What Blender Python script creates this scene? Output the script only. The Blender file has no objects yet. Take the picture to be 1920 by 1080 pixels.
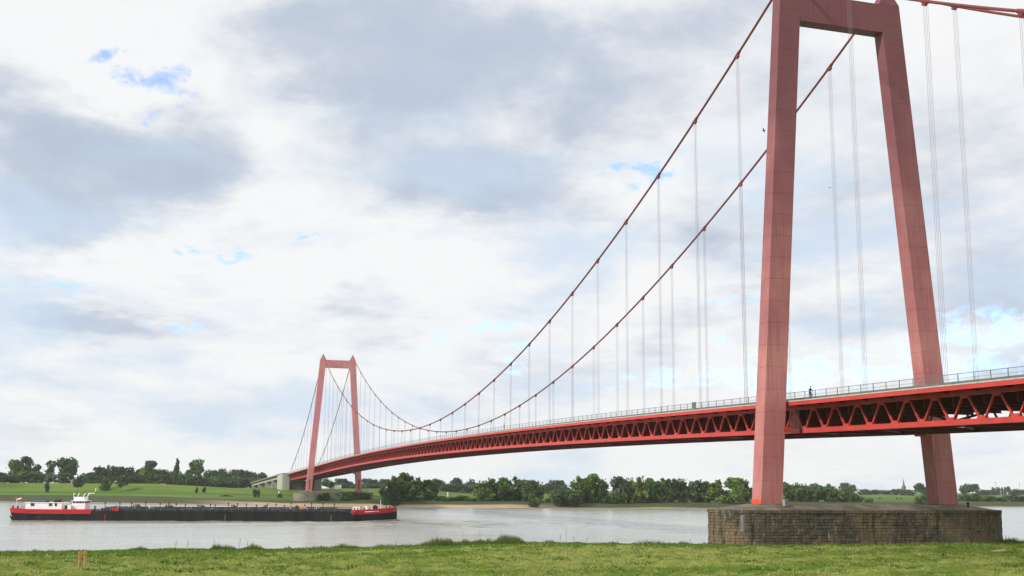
import bpy, bmesh, math, random
import numpy as np
from mathutils import Vector, Matrix
R_ = math.radians
random.seed(7); rng = np.random.default_rng(11)
scene = bpy.context.scene
COL = scene.collection

# ------------------------------------------------------------------ camera
# X runs along the bridge (near pylon 0, far pylon 500), Y across it, Z up (0 = top of the pylon bases)
CS, CU, CZ = -135.7816, 92.1136, 1.7365
YAW, PITCH, ROLL, FPX, CY = -0.2991, 0.1561, 0.0066, 2094.4182, 587.7337
_F = Vector((math.cos(YAW)*math.cos(PITCH), math.sin(YAW)*math.cos(PITCH), math.sin(PITCH)))
_R = Vector((math.sin(YAW), -math.cos(YAW), 0))
_U = _R.cross(_F)
_c, _s = math.cos(ROLL), math.sin(ROLL)
_R, _U = _c*_R+_s*_U, -_s*_R+_c*_U
cam = bpy.data.objects.new('camera', bpy.data.cameras.new('camera'))
COL.objects.link(cam)
cam.data.sensor_width = 36
cam.data.lens = FPX/1920*36
cam.data.shift_y = (CY-540)/1920
cam.data.clip_start = 0.3
cam.data.clip_end = 30000
cam.matrix_world = Matrix(((_R.x, _U.x, -_F.x, CS), (_R.y, _U.y, -_F.y, CU), (_R.z, _U.z, -_F.z, CZ), (0, 0, 0, 1)))
scene.camera = cam

def ray(x, y):
    return _F + _R*((x-960)/FPX) + _U*((CY-y)/FPX)
def at(x, y, s):
    """the world point in the plane X = s that the photograph shows at pixel x, y"""
    d = ray(x, y); t = (s-CS)/d.x
    return CU+d.y*t, CZ+d.z*t

# ------------------------------------------------------------------ view, world, sun
scene.view_settings.view_transform = 'Standard'
scene.view_settings.look = 'None'
scene.view_settings.exposure = 0.0
scene.view_settings.gamma = 1.0
scene.view_settings.use_curve_mapping = False
scene.cycles.max_bounces = 8
scene.cycles.volume_bounces = 1
scene.cycles.transparent_max_bounces = 8

SUN_EL, SUN_AZ = R_(31), R_(110)            # azimuth counted from +X towards +Y
SUN_DIR = Vector((math.cos(SUN_AZ)*math.cos(SUN_EL), math.sin(SUN_AZ)*math.cos(SUN_EL), math.sin(SUN_EL)))

world = bpy.data.worlds.new('World'); scene.world = world
world.use_nodes = True
wt = world.node_tree; wt.nodes.clear()
class NG:
    """tiny helper to write node maths"""
    def __init__(s, t): s.t = t
    def node(s, typ, **kw):
        n = s.t.nodes.new(typ)
        for k, v in kw.items(): setattr(n, k, v)
        return n
    def link(s, a, b): s.t.links.new(a, b)
    def put(s, sock, v):
        if isinstance(v, (int, float)): sock.default_value = v
        elif isinstance(v, (tuple, list)): sock.default_value = v
        else: s.link(v, sock)
    def m(s, op, a, b=0.0, c=None, clamp=False):
        n = s.node('ShaderNodeMath', operation=op, use_clamp=clamp)
        s.put(n.inputs[0], a); s.put(n.inputs[1], b)
        if c is not None: s.put(n.inputs[2], c)
        return n.outputs[0]
    def add(s, a, b): return s.m('ADD', a, b)
    def mul(s, a, b): return s.m('MULTIPLY', a, b)
    def sub(s, a, b): return s.m('SUBTRACT', a, b)
    def ramp(s, v, lo, hi, smooth=True):
        n = s.node('ShaderNodeMapRange', interpolation_type='SMOOTHSTEP' if smooth else 'LINEAR')
        s.put(n.inputs[0], v); s.put(n.inputs[1], lo); s.put(n.inputs[2], hi)
        return n.outputs[0]
    def mix(s, f, a, b):
        n = s.node('ShaderNodeMix', data_type='RGBA')
        s.put(n.inputs[0], f)
        s.put(n.inputs[6], a if not (isinstance(a, tuple) and len(a) == 3) else a+(1,))
        s.put(n.inputs[7], b if not (isinstance(b, tuple) and len(b) == 3) else b+(1,))
        return n.outputs[2]
    def noise(s, vec, scale, detail=4, rough=0.55, dist=0.0):
        n = s.node('ShaderNodeTexNoise')
        if vec is not None: s.link(vec, n.inputs['Vector'])
        n.inputs['Scale'].default_value = scale; n.inputs['Detail'].default_value = detail
        n.inputs['Roughness'].default_value = rough; n.inputs['Distortion'].default_value = dist
        return n.outputs['Fac']
    def xyz(s, v):
        n = s.node('ShaderNodeSeparateXYZ'); s.link(v, n.inputs[0]); return n.outputs
    def comb(s, x, y, z):
        n = s.node('ShaderNodeCombineXYZ')
        for i, q in enumerate((x, y, z)): s.put(n.inputs[i], q)
        return n.outputs[0]

def build_sky():
    g = NG(wt)
    SK = 0.15
    sky = g.node('ShaderNodeTexSky', sky_type='NISHITA')
    sky.sun_disc = False
    sky.sun_elevation = SUN_EL
    sky.sun_rotation = math.pi/2-SUN_AZ
    sky.air_density = 1.0; sky.dust_density = 0.2; sky.ozone_density = 1.5
    d = g.node('ShaderNodeTexCoord').outputs['Generated']
    x, y, z = g.xyz(d)
    zz = g.m('MAXIMUM', z, 0.0)
    k = g.m('DIVIDE', 1.0, g.add(zz, 0.22))
    p = g.comb(g.mul(x, k), g.mul(y, k), g.mul(zz, 1.3))          # clouds lie in a layer overhead
    az = g.m('ARCTAN2', y, x); el = g.m('ARCSINE', z)
    w1 = g.sub(g.noise(p, 3.2, 6, 0.6), 0.5)
    w2 = g.sub(g.noise(g.comb(g.mul(y, k), g.mul(x, k), 3.7), 3.6, 6, 0.6), 0.5)
    azw = g.add(az, g.mul(w1, 0.20)); elw = g.add(el, g.mul(w2, 0.11))
    def blob(px, py, rx, ry, amp):
        v = ray(px, py).normalized()
        a0, e0 = math.atan2(v.y, v.x), math.asin(v.z)
        qa = g.m('POWER', g.mul(g.sub(azw, a0), FPX/rx), 2.0)
        qe = g.m('POWER', g.mul(g.sub(elw, e0), FPX/ry), 2.0)
        return g.mul(g.m('EXPONENT', g.mul(g.add(qa, qe), -1.0)), amp)
    def total(lst):
        o = None
        for b in lst:
            q = blob(*b); o = q if o is None else g.add(o, q)
        return o
    f1 = g.noise(p, 1.7, 8, 0.58, 0.25)
    f2 = g.noise(p, 5.5, 7, 0.62, 0.3)
    f4 = g.noise(p, 15.0, 6, 0.65, 0.2)
    f3 = g.noise(g.comb(g.mul(az, 2.2), g.mul(el, 9.0), 0.5), 2.6, 6, 0.6, 0.3)
    dark = total([(110, 330, 300, 140, 0.85), (330, 300, 160, 90, 0.35), (0, 130, 120, 70, 0.4), (760, 110, 330, 130, 0.95), (560, 40, 140, 60, 0.3), (960, 60, 200, 80, 0.35),
                  (900, 370, 230, 95, 0.75), (1150, 230, 160, 80, 0.45), (1560, 230, 330, 220, 0.42), (1300, 60, 200, 100, 0.3), (1820, 430, 260, 220, 0.35), (1330, 430, 160, 60, 0.25),
                  (260, 610, 160, 34, 0.5), (640, 620, 200, 36, 0.36), (120, 725, 120, 24, 0.36), (1010, 700, 150, 34, 0.4), (1600, 590, 200, 50, 0.3),
                  (430, 640, 120, 40, 0.12), (760, 560, 160, 60, 0.42), (1300, 610, 150, 60, 0.5), (1500, 470, 120, 90, 0.25), (880, 760, 160, 24, 0.35), (330, 790, 200, 22, 0.35), (1560, 830, 260, 30, 0.28), (1180, 850, 200, 24, 0.25), (60, 600, 110, 26, 0.35), (520, 770, 120, 22, 0.3), (1880, 560, 150, 60, 0.3)])
    bright = total([(90, 40, 170, 60, 0.55), (250, 180, 120, 70, 0.7), (470, 330, 130, 140, 0.4), (640, 480, 200, 60, 0.4), (1170, 300, 130, 60, 0.35), (300, 520, 300, 40, 0.35), (1100, 500, 150, 80, 0.3)])
    f5 = g.noise(g.comb(g.mul(az, 1.0), g.mul(el, 1.7), 2.2), 6.5, 6, 0.55, 0.15)
    edgy = g.ramp(g.add(dark, g.add(g.mul(g.sub(f5, 0.5), 1.5), g.mul(g.sub(f4, 0.5), 0.30))), 0.10, 0.90)   # billowed rims
    shade = g.add(g.mul(edgy, g.add(0.22, g.mul(f5, 0.42))), g.mul(dark, g.add(0.10, g.add(g.mul(f2, 0.30), g.mul(f4, 0.15)))))
    shade = g.add(shade, g.mul(g.ramp(f1, 0.42, 0.75), 0.32))
    shade = g.add(shade, g.add(g.mul(g.sub(f2, 0.5), 0.18), g.add(g.mul(g.sub(f5, 0.5), 0.5), g.mul(g.sub(f4, 0.5), 0.16))))
    shade = g.sub(shade, bright)
    up = g.ramp(el, 0.42, 0.75)                                  # beyond the frame the same broken layer goes on overhead
    shade = g.add(shade, g.mul(up, g.mul(f1, 0.45)))
    lowband = g.ramp(el, 0.02, 0.20)
    stripes = g.mul(g.sub(g.ramp(f3, 0.48, 0.70), 0.15), g.sub(1.0, g.ramp(el, 0.16, 0.32)))
    shade = g.add(g.mul(shade, g.add(0.55, g.mul(lowband, 0.45))), g.mul(stripes, 0.30))
    shade = g.add(g.mul(shade, 0.45), g.mul(g.ramp(shade, 0.03, 0.85), 0.55))
    shade = g.m('MINIMUM', g.m('MAXIMUM', shade, 0.0), 1.0)
    cloud = g.mix(shade, (0.93, 0.94, 0.95), (0.49, 0.565, 0.69))
    veil = g.mul(g.ramp(g.noise(g.comb(g.mul(az, 1.0), g.mul(el, 2.6), 7.7), 5.0, 6, 0.58, 0.2), 0.46, 0.66), g.ramp(el, 0.40, 0.22))
    cloud = g.mix(g.mul(veil, 0.75), cloud, (0.60, 0.73, 0.90))                   # thin places where the blue glimmers through
    # openings with blue sky
    blue = total([(160, 103, 45, 16, 0.6), (238, 145, 30, 14, 0.65), (312, 170, 50, 18, 0.62), (358, 190, 34, 50, 0.55), (1180, 322, 70, 18, 0.8), (1202, 320, 30, 13, 0.8), (425, 484, 60, 8, 0.8), (70, 517, 140, 7, 0.8), (572, 440, 35, 9, 0.7),
                  (900, 640, 110, 24, 0.75), (1870, 625, 110, 45, 0.75), (1560, 700, 170, 42, 0.8), (340, 600, 90, 20, 0.35), (1260, 720, 120, 26, 0.45), (1420, 560, 60, 25, 0.4)])
    f6 = g.noise(g.comb(g.mul(az, 1.0), g.mul(el, 1.5), 4.4), 42.0, 6, 0.6, 0.6)
    hole = g.ramp(g.add(blue, g.add(g.mul(g.sub(f6, 0.5), 3.4), g.mul(g.sub(f4, 0.5), 0.7))), 0.15, 1.30)
    hole = g.mul(hole, g.ramp(blue, 0.03, 0.2))
    far_hole = g.mul(g.ramp(g.add(g.mul(f1, 0.6), g.mul(f2, 0.4)), 0.60, 0.75), g.ramp(el, 0.40, 0.55))
    hole = g.m('MAXIMUM', hole, far_hole)
    sc_cloud = g.node('ShaderNodeVectorMath', operation='SCALE'); g.link(cloud, sc_cloud.inputs[0]); sc_cloud.inputs[3].default_value = 1/SK
    sc_sky = g.node('ShaderNodeVectorMath', operation='MULTIPLY'); g.link(sky.outputs[0], sc_sky.inputs[0]); sc_sky.inputs[1].default_value = (1.15, 1.45, 1.95)
    col = g.mix(g.mul(hole, 0.72), sc_cloud.outputs[0], sc_sky.outputs[0])
    bg = g.node('ShaderNodeBackground'); g.link(col, bg.inputs[0]); bg.inputs[1].default_value = SK
    out = g.node('ShaderNodeOutputWorld'); g.link(bg.outputs[0], out.inputs[0])
build_sky()

sun = bpy.data.objects.new('sun', bpy.data.lights.new('sun', 'SUN'))
COL.objects.link(sun)
sun.data.energy = 3.7
sun.data.angle = R_(5)
sun.data.color = (1.0, 0.95, 0.86)
sun.rotation_euler = SUN_DIR.to_track_quat('Z', 'Y').to_euler()

# ------------------------------------------------------------------ materials
MAT = {}
def pm(name, c1, c2, scale=1.0, rough=0.6, bump=0.0, stretch=(1, 1, 1), detail=5, lo=0.35, hi=0.65, spec=0.3, coord='Object', bscale=None, metal=0.0):
    """principled material whose colour wanders between two tones of the same paint / stone / earth"""
    m = bpy.data.materials.new(name); m.use_nodes = True
    t = m.node_tree; t.nodes.clear(); g = NG(t)
    tc = g.node('ShaderNodeTexCoord').outputs[coord]
    mp = g.node('ShaderNodeMapping'); g.link(tc, mp.inputs[0]); mp.inputs['Scale'].default_value = stretch
    n = g.noise(mp.outputs[0], scale, detail, 0.6)
    col = g.mix(g.ramp(n, lo, hi), tuple(c1), tuple(c2))
    b = g.node('ShaderNodeBsdfPrincipled')
    g.link(col, b.inputs['Base Color']); b.inputs['Roughness'].default_value = rough
    b.inputs['Specular IOR Level'].default_value = spec; b.inputs['Metallic'].default_value = metal
    if bump:
        bn = g.node('ShaderNodeBump'); bn.inputs['Strength'].default_value = bump; bn.inputs['Distance'].default_value = 0.1
        g.link(g.noise(mp.outputs[0], bscale or scale*4, 4, 0.6), bn.inputs['Height']); g.link(bn.outputs[0], b.inputs['Normal'])
    o = g.node('ShaderNodeOutputMaterial'); g.link(b.outputs[0], o.inputs[0])
    MAT[name] = m
    m['_b'] = 1
    return m

pm('red_paint', (0.54, 0.052, 0.040), (0.44, 0.044, 0.036), 0.6, 0.42, stretch=(1, 1, 2))
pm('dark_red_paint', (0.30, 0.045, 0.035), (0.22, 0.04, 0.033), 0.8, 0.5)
pm('shaded_red_paint', (0.14, 0.020, 0.018), (0.095, 0.015, 0.014), 0.8, 0.6)  # red darkened so the shade under the deck is in the colour
pm('door_red', (0.40, 0.03, 0.035), (0.35, 0.03, 0.03), 1, 0.5)
pm('fresh_red', (0.72, 0.08, 0.03), (0.62, 0.07, 0.04), 2, 0.5)
pm('cable_paint', (0.20, 0.042, 0.038), (0.16, 0.036, 0.034), 0.5, 0.5)
pm('rope', (0.24, 0.16, 0.17), (0.20, 0.13, 0.14), 0.4, 0.5)
pm('galvanised', (0.17, 0.19, 0.19), (0.13, 0.15, 0.15), 1, 0.5, metal=0.2)
pm('asphalt', (0.055, 0.055, 0.055), (0.075, 0.072, 0.07), 2, 0.9)
pm('kerb_paint', (0.52, 0.47, 0.40), (0.42, 0.37, 0.32), 1.2, 0.8)
pm('concrete_light', (0.42, 0.42, 0.35), (0.34, 0.34, 0.28), 0.15, 0.85, stretch=(1, 1, .3))
pm('concrete_grey', (0.26, 0.255, 0.23), (0.20, 0.195, 0.175), 0.3, 0.9, stretch=(1, 1, .4))
pm('concrete_dark', (0.09, 0.09, 0.085), (0.065, 0.065, 0.062), 0.3, 0.9, stretch=(1, 1, .4))
pm('pier_mortar', (0.045, 0.039, 0.03), (0.035, 0.03, 0.024), 1, 0.95)
pm('cap_stone', (0.20, 0.175, 0.13), (0.10, 0.088, 0.066), 0.5, 0.95, bump=0.3)
pm('white_paint', (0.86, 0.86, 0.86), (0.80, 0.81, 0.81), 0.6, 0.45)
pm('grey_paint', (0.30, 0.31, 0.33), (0.24, 0.25, 0.27), 0.8, 0.5)
pm('hull_black', (0.009, 0.010, 0.012), (0.022, 0.020, 0.019), 0.35, 0.6, stretch=(1, 1, .25), spec=0.12)
pm('deck_dark', (0.018, 0.02, 0.022), (0.035, 0.036, 0.038), 0.7, 0.7, spec=0.15)
pm('boat_red', (0.50, 0.016, 0.028), (0.40, 0.016, 0.024), 0.4, 0.4)
pm('orange_paint', (0.70, 0.17, 0.03), (0.6, 0.14, 0.03), 1, 0.5)
pm('blue_tarp', (0.035, 0.06, 0.13), (0.05, 0.08, 0.15), 1, 0.6)
pm('glass_dark', (0.02, 0.025, 0.03), (0.03, 0.035, 0.04), 1, 0.12, spec=0.6)
pm('black_rubber', (0.015, 0.015, 0.015), (0.025, 0.025, 0.025), 1, 0.8)
pm('sand', (0.44, 0.33, 0.23), (0.34, 0.26, 0.18), 0.1, 0.95)
pm('weathered_wood', (0.42, 0.23, 0.09), (0.24, 0.12, 0.05), 3, 0.85, stretch=(2, 2, .3))
pm('pale_wood', (0.52, 0.40, 0.22), (0.42, 0.32, 0.18), 3, 0.85, stretch=(2, 2, .3))
pm('dry_straw', (0.62, 0.54, 0.30), (0.48, 0.40, 0.22), 6, 0.95)
pm('bark', (0.09, 0.07, 0.05), (0.13, 0.10, 0.075), 3, 0.95, stretch=(3, 3, .5))
pm('cow_black', (0.02, 0.018, 0.016), (0.05, 0.04, 0.035), 1.2, 0.9)
pm('slate', (0.07, 0.08, 0.095), (0.09, 0.10, 0.115), 0.3, 0.7)
pm('church_brick', (0.22, 0.14, 0.11), (0.17, 0.12, 0.10), 0.3, 0.9)
pm('feather', (0.015, 0.015, 0.016), (0.025, 0.024, 0.024), 8, 0.8)
pm('jacket_red', (0.16, 0.025, 0.03), (0.13, 0.02, 0.025), 6, 0.8)
pm('trousers_dark', (0.03, 0.03, 0.035), (0.045, 0.04, 0.045), 6, 0.9)
pm('jacket_blue', (0.05, 0.06, 0.09), (0.06, 0.07, 0.10), 6, 0.8)
pm('skin', (0.48, 0.29, 0.21), (0.44, 0.26, 0.19), 6, 0.6)
pm('hair_dark', (0.02, 0.015, 0.012), (0.03, 0.02, 0.015), 20, 0.8)
pm('foam_white', (0.75, 0.76, 0.76), (0.6, 0.61, 0.61), 2, 0.7)

def leg_paint(name, k1, k2, top_dark):
    m = bpy.data.materials.new(name); m.use_nodes = True
    t = m.node_tree; t.nodes.clear(); g = NG(t)
    tc = g.node('ShaderNodeTexCoord').outputs['Object']
    a = g.node('ShaderNodeMapping'); g.link(tc, a.inputs[0]); a.inputs['Scale'].default_value = (1.6, 1.6, 0.05)
    streak = g.noise(a.outputs[0], 2.2, 5, 0.65)
    broad = g.noise(tc, 0.12, 4, 0.55)
    fine = g.noise(tc, 2.5, 5, 0.6)
    c = g.mix(g.ramp(broad, 0.3, 0.7), k1, k2)
    c = g.mix(g.mul(g.ramp(streak, 0.46, 0.70), 0.6), c, (0.28, 0.085, 0.085))
    c = g.mix(g.mul(g.ramp(fine, 0.45, 0.8), 0.25), c, (0.55, 0.25, 0.18))
    z = g.xyz(tc)[2]
    darken = g.mul(g.ramp(g.add(z, g.mul(g.sub(broad, 0.5), 40.0)), 8.0, 66.0), top_dark)   # mixes in dark maroon unevenly towards the top
    c = g.mix(darken, c, (0.135, 0.042, 0.056))
    chk = g.m('FRACT', g.m('MULTIPLY', z, 1/3.0826))
    band = g.mul(g.sub(1.0, g.ramp(chk, 0.0, 0.10)), g.ramp(fine, 0.40, 0.7))   # touched-up paint above the joints
    c = g.mix(g.mul(band, 0.45), c, (0.36, 0.06, 0.06))
    b = g.node('ShaderNodeBsdfPrincipled'); g.link(c, b.inputs['Base Color'])
    b.inputs['Roughness'].default_value = 0.55; b.inputs['Specular IOR Level'].default_value = 0.25
    bn = g.node('ShaderNodeBump'); bn.inputs['Strength'].default_value = 0.15; bn.inputs['Distance'].default_value = 0.05
    g.link(streak, bn.inputs['Height']); g.link(bn.outputs[0], b.inputs['Normal'])
    o = g.node('ShaderNodeOutputMaterial'); g.link(b.outputs[0], o.inputs[0])
    MAT[name] = m
leg_paint('faded_red_paint', (0.49, 0.21, 0.185), (0.43, 0.155, 0.155), 0.85)
leg_paint('hazed_red_paint', (0.56, 0.24, 0.245), (0.50, 0.20, 0.21), 0.1)

def stone_mat():
    m = bpy.data.materials.new('pier_stone'); m.use_nodes = True
    t = m.node_tree; t.nodes.clear(); g = NG(t)
    pos = g.node('ShaderNodeNewGeometry').outputs['Position']
    rnd = g.node('ShaderNodeObjectInfo').outputs['Random']
    att = g.node('ShaderNodeAttribute', attribute_name='tone').outputs['Fac']
    rnd = g.m('FRACT', g.add(rnd, att))
    fine = g.noise(pos, 3.0, 6, 0.65)
    broad = g.noise(pos, 0.16, 3, 0.5)
    mp = g.node('ShaderNodeMapping'); g.link(pos, mp.inputs[0]); mp.inputs['Scale'].default_value = (1.3, 1.3, 0.16)
    streak = g.noise(mp.outputs[0], 1.0, 6, 0.7)
    mp2 = g.node('ShaderNodeMapping'); g.link(pos, mp2.inputs[0]); mp2.inputs['Scale'].default_value = (3.2, 3.2, 0.45)
    lime = g.noise(mp2.outputs[0], 1.0, 5, 0.7, 0.4)
    c = g.mix(rnd, (0.072, 0.062, 0.047), (0.128, 0.109, 0.080))
    c = g.mix(g.mul(g.ramp(broad, 0.45, 0.6), 0.6), c, (0.24, 0.175, 0.10))
    c = g.mix(g.mul(g.ramp(fine, 0.4, 0.7), 0.5), c, (0.055, 0.048, 0.037))
    c = g.mix(g.mul(g.ramp(streak, 0.50, 0.64), 0.75), c, (0.028, 0.025, 0.02))
    c = g.mix(g.mul(g.ramp(lime, 0.605, 0.67), 0.7), c, (0.42, 0.38, 0.31))
    b = g.node('ShaderNodeBsdfPrincipled'); g.link(c, b.inputs['Base Color'])
    b.inputs['Roughness'].default_value = 0.95; b.inputs['Specular IOR Level'].default_value = 0.15
    bn = g.node('ShaderNodeBump'); bn.inputs['Strength'].default_value = 0.6; bn.inputs['Distance'].default_value = 0.06
    g.link(fine, bn.inputs['Height']); g.link(bn.outputs[0], b.inputs['Normal'])
    o = g.node('ShaderNodeOutputMaterial'); g.link(b.outputs[0], o.inputs[0])
    MAT['pier_stone'] = m
stone_mat()

def leaf_mat():
    m = bpy.data.materials.new('leaves'); m.use_nodes = True
    t = m.node_tree; t.nodes.clear(); g = NG(t)
    oc = g.node('ShaderNodeObjectInfo').outputs['Color']
    tone = g.node('ShaderNodeAttribute', attribute_name='tone').outputs['Fac']
    hsv = g.node('ShaderNodeHueSaturation'); g.link(oc, hsv.inputs['Color'])
    g.link(g.add(0.47, g.mul(tone, 0.05)), hsv.inputs['Hue'])
    g.link(g.add(0.5, g.mul(tone, 1.15)), hsv.inputs['Value'])
    hsv.inputs['Saturation'].default_value = 1.0
    d = g.node('ShaderNodeBsdfPrincipled'); g.link(hsv.outputs[0], d.inputs['Base Color'])
    d.inputs['Roughness'].default_value = 0.6; d.inputs['Specular IOR Level'].default_value = 0.2
    tr = g.node('ShaderNodeBsdfTranslucent'); g.link(hsv.outputs[0], tr.inputs[0])
    mx = g.node('ShaderNodeMixShader'); mx.inputs[0].default_value = 0.42
    g.link(d.outputs[0], mx.inputs[1]); g.link(tr.outputs[0], mx.inputs[2])
    o = g.node('ShaderNodeOutputMaterial'); g.link(mx.outputs[0], o.inputs[0])
    MAT['leaves'] = m
leaf_mat()

def vcol_mat(name, scale1, scale2, amount, rough=0.95, bump=0.0, bdist=0.1):
    """ground: the colour of each place comes from the mesh, the grain from noise"""
    m = bpy.data.materials.new(name); m.use_nodes = True
    t = m.node_tree; t.nodes.clear(); g = NG(t)
    pos = g.node('ShaderNodeNewGeometry').outputs['Position']
    c = g.node('ShaderNodeAttribute', attribute_name='place').outputs['Color']
    n1 = g.noise(pos, scale1, 6, 0.65); n2 = g.noise(pos, scale2, 5, 0.6)
    v = g.add(1.0-amount*0.5, g.mul(g.add(g.mul(n1, 0.6), g.mul(n2, 0.4)), amount))
    v = g.add(g.mul(g.sub(v, 1.0), 2.2), 1.0)
    hsv = g.node('ShaderNodeHueSaturation'); g.link(c, hsv.inputs['Color']); g.link(v, hsv.inputs['Value'])
    g.link(g.add(0.475, g.mul(n2, 0.05)), hsv.inputs['Hue'])
    b = g.node('ShaderNodeBsdfPrincipled'); g.link(hsv.outputs[0], b.inputs['Base Color'])
    b.inputs['Roughness'].default_value = rough; b.inputs['Specular IOR Level'].default_value = 0.1
    if bump:
        bn = g.node('ShaderNodeBump'); bn.inputs['Strength'].default_value = bump; bn.inputs['Distance'].default_value = bdist
        g.link(n1, bn.inputs['Height']); g.link(bn.outputs[0], b.inputs['Normal'])
    o = g.node('ShaderNodeOutputMaterial'); g.link(b.outputs[0], o.inputs[0])
    MAT[name] = m
vcol_mat('near_ground', 2.4, 0.5, 1.0, bump=0.7, bdist=0.2)
vcol_mat('far_ground_mat', 0.25, 0.035, 0.5)

def blade_mat():
    m = bpy.data.materials.new('grass_blades'); m.use_nodes = True
    t = m.node_tree; t.nodes.clear(); g = NG(t)
    c = g.node('ShaderNodeAttribute', attribute_name='place').outputs['Color']
    d = g.node('ShaderNodeBsdfDiffuse'); g.link(c, d.inputs[0])
    tr = g.node('ShaderNodeBsdfTranslucent'); g.link(c, tr.inputs[0])
    mx = g.node('ShaderNodeMixShader'); mx.inputs[0].default_value = 0.3
    g.link(d.outputs[0], mx.inputs[1]); g.link(tr.outputs[0], mx.inputs[2])
    o = g.node('ShaderNodeOutputMaterial'); g.link(mx.outputs[0], o.inputs[0])
    MAT['grass_blades'] = m
blade_mat()

def water_mat():
    m = bpy.data.materials.new('river_water'); m.use_nodes = True
    t = m.node_tree; t.nodes.clear(); g = NG(t)
    pos = g.node('ShaderNodeNewGeometry').outputs['Position']
    b = g.node('ShaderNodeBsdfPrincipled')
    b.inputs['Base Color'].default_value = (0.34, 0.35, 0.295, 1)
    b.inputs['Roughness'].default_value = 0.20; b.inputs['IOR'].default_value = 1.8
    b.inputs['Specular IOR Level'].default_value = 0.5
    mp = g.node('ShaderNodeMapping'); g.link(pos, mp.inputs[0]); mp.inputs['Scale'].default_value = (0.9, 0.35, 1)
    n1 = g.noise(mp.outputs[0], 0.8, 6, 0.65); n2 = g.noise(pos, 0.02, 3, 0.5)
    mp2 = g.node('ShaderNodeMapping'); g.link(pos, mp2.inputs[0]); mp2.inputs['Scale'].default_value = (0.075, 0.030, 1)
    n3 = g.noise(mp2.outputs[0], 1.0, 5, 0.6)
    h = g.mul(n1, g.add(0.12, g.add(g.mul(g.ramp(n2, 0.4, 0.6), 0.35), g.mul(g.ramp(n3, 0.48, 0.62), 1.9))))
    bn = g.node('ShaderNodeBump'); bn.inputs['Strength'].default_value = 0.40; bn.inputs['Distance'].default_value = 0.4
    g.link(h, bn.inputs['Height']); g.link(bn.outputs[0], b.inputs['Normal'])
    o = g.node('ShaderNodeOutputMaterial'); g.link(b.outputs[0], o.inputs[0])
    MAT['river_water'] = m
water_mat()

def far_stone():
    m = bpy.data.materials.new('far_stone'); m.use_nodes = True
    t = m.node_tree; t.nodes.clear(); g = NG(t)
    tc = g.node('ShaderNodeTexCoord').outputs['UV']
    br = g.node('ShaderNodeTexBrick'); g.link(tc, br.inputs['Vector'])
    br.inputs['Color1'].default_value = (0.27, 0.25, 0.20, 1); br.inputs['Color2'].default_value = (0.19, 0.175, 0.14, 1)
    br.inputs['Mortar'].default_value = (0.09, 0.08, 0.065, 1); br.inputs['Scale'].default_value = 1
    br.inputs['Brick Width'].default_value = 1.3; br.inputs['Row Height'].default_value = 0.48; br.inputs['Mortar Size'].default_value = 0.03
    n = g.noise(g.node('ShaderNodeNewGeometry').outputs['Position'], 0.25, 5, 0.65)
    c = g.mix(g.mul(g.ramp(n, 0.45, 0.7), 0.7), br.outputs['Color'], (0.07, 0.065, 0.05))
    b = g.node('ShaderNodeBsdfPrincipled'); g.link(c, b.inputs['Base Color']); b.inputs['Roughness'].default_value = 0.95
    o = g.node('ShaderNodeOutputMaterial'); g.link(b.outputs[0], o.inputs[0])
    MAT['far_stone'] = m
far_stone()

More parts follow.
